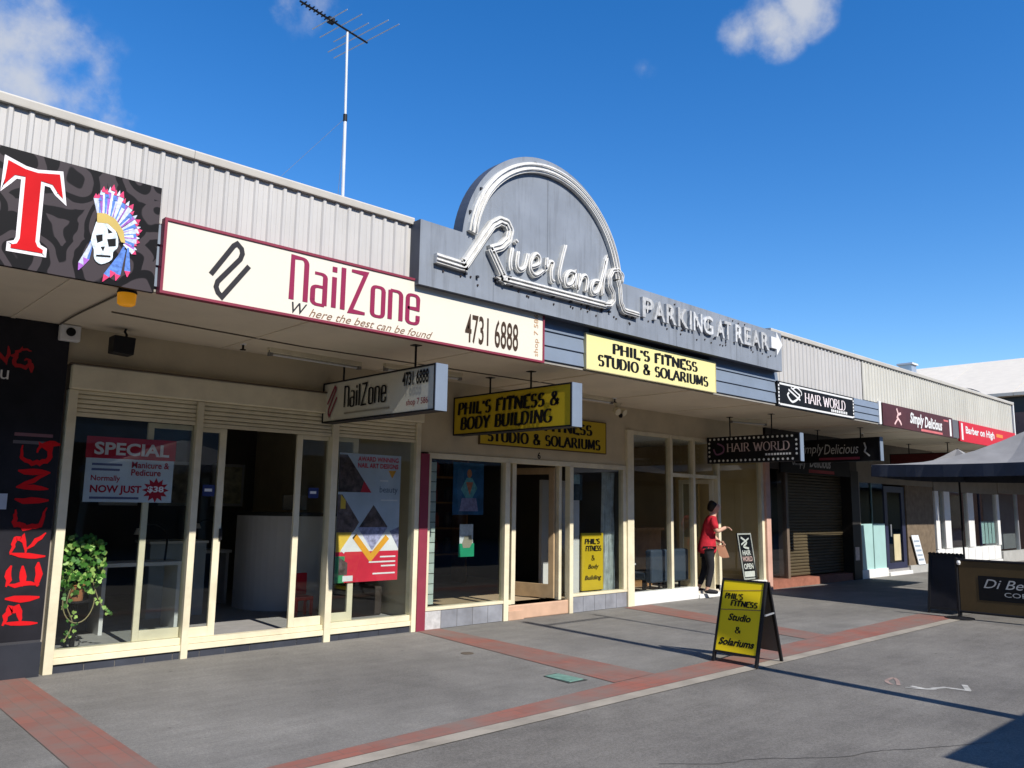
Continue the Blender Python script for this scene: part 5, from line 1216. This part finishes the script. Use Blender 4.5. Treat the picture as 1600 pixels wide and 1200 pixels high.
# ------------------------------------------------------------------ umbrella, barrier, chalkboard at the right
def lerp(a, c, t_): return a+(c-a)*t_
def umbrella(label_, cx_, cy_, half_, rot_, ze_, zp_):
    um = thing('market_umbrella', label_, 'umbrella', (cx_, cy_, 0), 'black square market umbrellas at the cafe')
    c0 = Vector((cx_, cy_, 0)); half = half_; rot = R(rot_); ca_, sa_ = math.cos(rot), math.sin(rot)
    cor = [c0+Vector((ca_*a-sa_*q_, sa_*a+ca_*q_, 0))*half for a, q_ in ((-1, 1), (-1, -1), (1, -1), (1, 1))]
    ZE, ZP = ze_, zp_
    b = MB()
    apex = c0+Vector((0, 0, ZP))
    for k in range(4):
        a = cor[k]+Vector((0, 0, ZE)); e = cor[(k+1) % 4]+Vector((0, 0, ZE)); nseg = 8; rows = 6
        for r_ in range(rows):
            for s_ in range(nseg):
                def pt_(u, v):
                    p = lerp(a, e, u); q_ = lerp(p, apex, v); sag = -.26*math.sin(math.pi*v)*(1-abs(2*u-1)*.35)-.03*math.sin(math.pi*u)*(1-v); return q_+Vector((0, 0, sag))
                b.face([pt_(s_/nseg, r_/rows), pt_((s_+1)/nseg, r_/rows), pt_((s_+1)/nseg, (r_+1)/rows), pt_(s_/nseg, (r_+1)/rows)])
    b.build('canopy', FABD, um)
    for k in range(4):
        a = cor[k]+Vector((0, 0, ZE)); e = cor[(k+1) % 4]+Vector((0, 0, ZE)); b = MB(); ns_ = 24; ou = (e-a).cross(Vector((0, 0, 1))).normalized()
        for s_ in range(ns_):
            def pv(u, lo): 
                w_ = .014*math.sin(u*40); return lerp(a, e, u)+Vector((0, 0, -.03*math.sin(math.pi*u)-(.20 if lo else 0)))+ou*(w_ if lo else 0)
            b.face([pv(s_/ns_, 1), pv((s_+1)/ns_, 1), pv((s_+1)/ns_, 0), pv(s_/ns_, 0)])
        b.build('valance', FABN, um)
    MB().tube([c0, apex], .02, 10).build('pole', DKMET, um)
    for k in range(4): MB().tube([lerp(cor[k]+Vector((0, 0, ZE)), apex, v_/8)+Vector((0, 0, -.26*.65*math.sin(math.pi*v_/8)-.03)) for v_ in range(9)], .014, 6).build('rib', DKMET, um)
    B(c0.x-.35, c0.x+.35, c0.y-.35, c0.y+.35, 0, .09).build('base', DKMET, um, .02)
umbrella('large black square umbrella with navy valance, nearest over the cafe seats', 15.75, 4.05, 1.8, -5, 2.37, 2.97)
umbrella('smaller black square umbrella half hidden behind the nearer one, by the shutter', 18.2, 5.95, 1.2, 0, 2.50, 2.88)

br = thing('cafe_barrier', 'tan canvas cafe barrier with a black lettered panel at the right edge', 'barrier', (13.6, 3.5, 0))
B(13.58, 13.60, 2.52, 4.53, .12, .86).build('canvas', TAN, br)
MB().tube([(13.59, 2.5, .87), (13.59, 4.56, .87)], .02, 8).build('rail', DKMET, br); MB().tube([(13.59, 2.5, .11), (13.59, 4.56, .11)], .02, 8).build('rail', DKMET, br)
for y in (2.5, 4.56):
    MB().tube([(13.59, y, .02), (13.59, y, .9)], .022, 10).build('post', DKMET, br); MB().lathe((13.59, y, 0), [(.2, 0), (.2, .015), (.06, .03)], 18).build('foot', DKMET, br)
MB().lathe((13.56, 4.52, .80), [(.02, 0), (.03, .03), (.02, .06)], 10).build('knob', WHITE, br)
rp2 = plane_x(13.58)
MB().poly(rp2, rect(-4.27, -2.8, .30, .655), .003).build('black_panel', BLACK, br)
text(rp2, 'Di Bella', (-4.20, .48, .72, .13), mat('grey white print', (.5, .5, .48), .5), br, shear=.35, d=.006)
text(rp2, 'COFFEE', (-3.93, .37, .50, .065), mat('grey white print', (.5, .5, .48), .5), br, d=.006)
bb_ = thing('chalkboard', 'black A-frame chalkboard with a scrolled top frame beside the cafe barrier', 'sign board', (14.1, 4.9, 0))
kp = lambda s, t_, d=0: Vector((13.95+.2*t_-d, 5.13-s, t_))
MB().prism(kp, rect(0, .47, .1, .88), -.02, 0).build('panel', BLACKP, bb_)
frame_on(kp, -.02, .49, .06, .91, .04, -.03, .012, DKMET, bb_)
b = MB()
for k in range(9): b.lathe(kp(.0+k*.058, .915, .0), [(.012, -.02), (.03, -.008), (.03, .012), (.012, .024)], 10)
b.build('scrolled_top', DKMET, bb_, kind='stuff')
for s_ in (0, .47): MB().obox(kp(s_, 0, 0), kp(s_, .1, 0), .03, .03).build('leg', DKMET, bb_); MB().obox((14.5, 5.13-s_, 0), kp(s_, .88, -.03), .03, .03).build('leg', DKMET, bb_)
for k, (x, y) in enumerate(((15.2, 4.6), (16.9, 3.4))):
    q = thing('cafe_table', ('dark cafe table behind the chalkboard, under the umbrella', 'dark cafe table behind the barrier, under the umbrella')[k], 'table', (x, y, 0))
    MB().lathe((x, y, 0), [(.24, 0), (.24, .02), (.03, .04), (.03, .71), (.35, .715), (.35, .74)], 20).build('pedestal', DKMET, q)

# ------------------------------------------------------------------ person in the salon doorway
pe = thing('person', 'person in a red top and black trousers stepping through the hair salon door', 'person', (12.80, 8.46, .08))
def skin(name, chains, m, root=0):
    vs_, es, rad = [], [], []
    idx = {}
    for ch in chains:
        pv_ = None
        for p, r_ in ch:
            key = tuple(round(c_, 3) for c_ in p)
            if key not in idx: idx[key] = len(vs_); vs_.append(p); rad.append(r_)
            if pv_ is not None: es.append((pv_, idx[key]))
            pv_ = idx[key]
    me = bpy.data.meshes.new(name); me.from_pydata([tuple(Vector(v)) for v in vs_], es, []); me.materials.append(m)
    o = bpy.data.objects.new(name, me); COL.objects.link(o)
    bmx = bmesh.new(); bmx.from_mesh(me); lay = bmx.verts.layers.skin.verify(); bmx.verts.ensure_lookup_table()
    for k, v in enumerate(bmx.verts):
        r_ = rad[k]; v[lay].radius = (r_, r_) if not isinstance(r_, tuple) else r_; v[lay].use_root = (k == root)
    bmx.to_mesh(me); bmx.free()
    o.modifiers.new('skin', 'SKIN').use_smooth_shade = True
    s_ = o.modifiers.new('sub', 'SUBSURF'); s_.levels = 2; s_.render_levels = 2
    o.parent = pe; o.location = (0, 0, 0); WLOC[o] = WLOC[pe]; return o
pe.rotation_euler = (0, 0, R(-48))
# local frame: x forward (along the street), y into the shop, z up from the step
pel = ((0, 0, .84), .125)
body = [[pel, ((.02, 0, 1.02), .115), ((.05, 0, 1.20), .125), ((.09, 0, 1.33), .10), ((.12, 0, 1.40), .05), ((.15, -.005, 1.47), .072), ((.175, -.01, 1.545), .088), ((.18, -.01, 1.60), .06)],
        [pel, ((.01, -.08, .78), .07), ((.05, -.09, .46), .06), ((-.02, -.09, .10), .04), ((-.04, -.09, .045), .04), ((.14, -.1, .03), .032)],
        [pel, ((.0, .08, .78), .07), ((-.02, .09, .46), .06), ((-.14, .09, .12), .04), ((-.16, .09, .045), .04), ((.0, .1, .03), .032)],
        [((.09, 0, 1.33), .10), ((.09, -.15, 1.31), .058), ((.14, -.21, 1.09), .047), ((.27, -.14, 1.15), .036), ((.33, -.11, 1.17), .031)],
        [((.09, 0, 1.33), .10), ((.09, .15, 1.31), .058), ((.10, .20, 1.06), .047), ((.20, .14, .94), .036), ((.25, .10, .90), .031)]]
bo = skin('body', body, SKIN)
for hx, hy, hz in ((.33, -.11, 1.17), (.25, .10, .90)):
    for k in range(4):
        f = [((hx-.02, hy+.026*(k-1.5)*.6, hz), .014), ((hx+.045, hy+.018*(k-1.5), hz-.008), .0095), ((hx+.085-.006*abs(k-1.5), hy+.016*(k-1.5), hz-.03), .008), ((hx+.10-.008*abs(k-1.5), hy+.015*(k-1.5), hz-.055), .007)]
        skin('finger', [f], SKIN)
    skin('thumb', [[((hx-.015, hy-.025, hz), .013), ((hx+.03, hy-.05, hz+.005), .010), ((hx+.06, hy-.052, hz-.012), .008)]], SKIN)
skin('top', [[((-.01, 0, .67), .19), ((-.005, 0, .80), .195), ((.02, 0, 1.0), .135), ((.05, 0, 1.18), .142), ((.085, 0, 1.32), .115), ((.105, 0, 1.37), .07)],
             [((.085, 0, 1.32), .115), ((.09, -.155, 1.305), .074), ((.135, -.205, 1.12), .064)], [((.085, 0, 1.32), .115), ((.09, .155, 1.305), .074), ((.10, .195, 1.09), .064)]], REDC)
skin('trousers', [[((0, 0, .80), .12), ((.01, -.09, .74), .098), ((.05, -.09, .46), .070), ((-.02, -.09, .10), .052)], [((0, 0, .80), .12), ((.0, .09, .74), .098), ((-.02, .09, .46), .070), ((-.14, .09, .12), .052)]], DKC)
skin('shoe', [[((-.06, -.09, .05), .045), ((.03, -.095, .04), .045), ((.17, -.1, .032), .034)]], DKC); skin('shoe', [[((-.18, .09, .05), .045), ((-.09, .095, .04), .045), ((.04, .1, .032), .034)]], DKC)
skin('hair', [[((.165, -.005, 1.62), .09), ((.125, 0, 1.575), .108), ((.085, 0, 1.50), .085), ((.07, 0, 1.44), .06)]], HAIR)
skin('nose', [[((.25, -.012, 1.53), .012), ((.27, -.012, 1.515), .012)]], SKIN)
bag = thing('shoulder_bag', 'tan shoulder bag hanging in front of the person in the salon doorway', 'bag', (13.14, 8.20, .68))
b = MB().prism(lambda s, t_, d=0: Vector((12.93+s*.5+d*.6, 8.36-s*.58-d*.6, .70+t_*.75)), [(.05, .32), (.0, .30), (.06, .05), (.14, .0), (.22, .02), (.19, .12), (.12, .30)], 0, .09); b.build('body', mat('tan leather', (.40, .20, .12), .5, .15), bag, .015)
MB().tube(smoothpath([(12.96, 8.32, .93), (13.0, 8.30, .99), (13.04, 8.27, .99), (13.01, 8.25, .92)]), .008, 6).build('strap', mat('tan leather', (.40, .20, .12), .5, .15), bag)

# ------------------------------------------------------------------ across the mall (seen in the glass and as shadows on the asphalt)
op_ = thing('opposite_shops', 'row of shaded shops across the mall that mirrors in the window glass', 'building', (8, -11, 0))
B(-70, 90, -20, -10.2, 3.4, 9.8).build('upper_wall', mat('grey opposite wall', (.22, .21, .20), .7), op_)
B(-70, 90, -12.2, -12, 0, 3.4).build('shopfronts', mat('dark opposite fronts', (.045, .05, .055), .4, .5, .8), op_)
B(-70, 90, -12, -8.6, 3.2, 3.4).build('awning', mat('grey opposite awning', (.30, .29, .28), .7), op_)
B(-70, 90, -8.6, -8.55, 3.2, 3.75).build('fascia', mat('pale opposite fascia', (.42, .41, .40), .7), op_)
for x in range(-40, 60, 4): B(x, x+.25, -12, -11.9, 0, 3.2).build('column', mat('pale column', (.5, .48, .42), .6), op_)
for x in range(-40, 60, 4): B(x+.5, x+2.2, -10.2, -10.17, 4.8, 6.6).build('window', mat('dark opposite fronts', (.045, .05, .055), .4, .5, .8), op_)
lpst = thing('lamp_post', 'slim dark lamp post standing in the mall whose shadow crosses the footpath', 'lamp post', (7.42, .8, 0))
MB().tube([(7.42, .8, 0), (7.42, .8, 6.75)], [.085, .06], 12).build('pole', DKMET, lpst)
MB().lathe((7.42, .8, 0), [(.13, 0), (.13, .2), (.075, .24)], 14).build('base', DKMET, lpst)
MB().tube([(7.42, .8, 6.4), (8.80, .8, 6.4)], .025, 8).build('arm', DKMET, lpst)
MB().tube([(8.80, .8, 6.72), (8.80, .8, 4.2)], .028, 8).build('banner_rod', DKMET, lpst)
u3 = thing('cafe_umbrella', 'dark square umbrella just out of view whose shadow falls on the near asphalt', 'umbrella', (7.48, -2.2, 0))
cc = Vector((7.48, -2.2, 0)); hf = 1.75; crn = [cc+Vector((a*hf, q_*hf, 2.35)) for a, q_ in ((-1, -1), (1, -1), (1, 1), (-1, 1))]; apx = cc+Vector((0, 0, 3.0))
b = MB()
for k in range(4): b.face([crn[k], crn[(k+1) % 4], apx])
for k in range(4):
    a, e = crn[k], crn[(k+1) % 4]
    for s_ in range(12):
        p0, p1 = lerp(a, e, s_/12), lerp(a, e, (s_+1)/12); mid = (p0+p1)/2
        b.face([p0, p1, p1-Vector((0, 0, .13)), mid-Vector((0, 0, .18)), p0-Vector((0, 0, .13))])
b.build('canopy', FABD, u3); MB().tube([cc, apx], .03, 8).build('pole', DKMET, u3); B(7.16, 7.8, -2.52, -1.88, 0, .08).build('base', DKMET, u3)
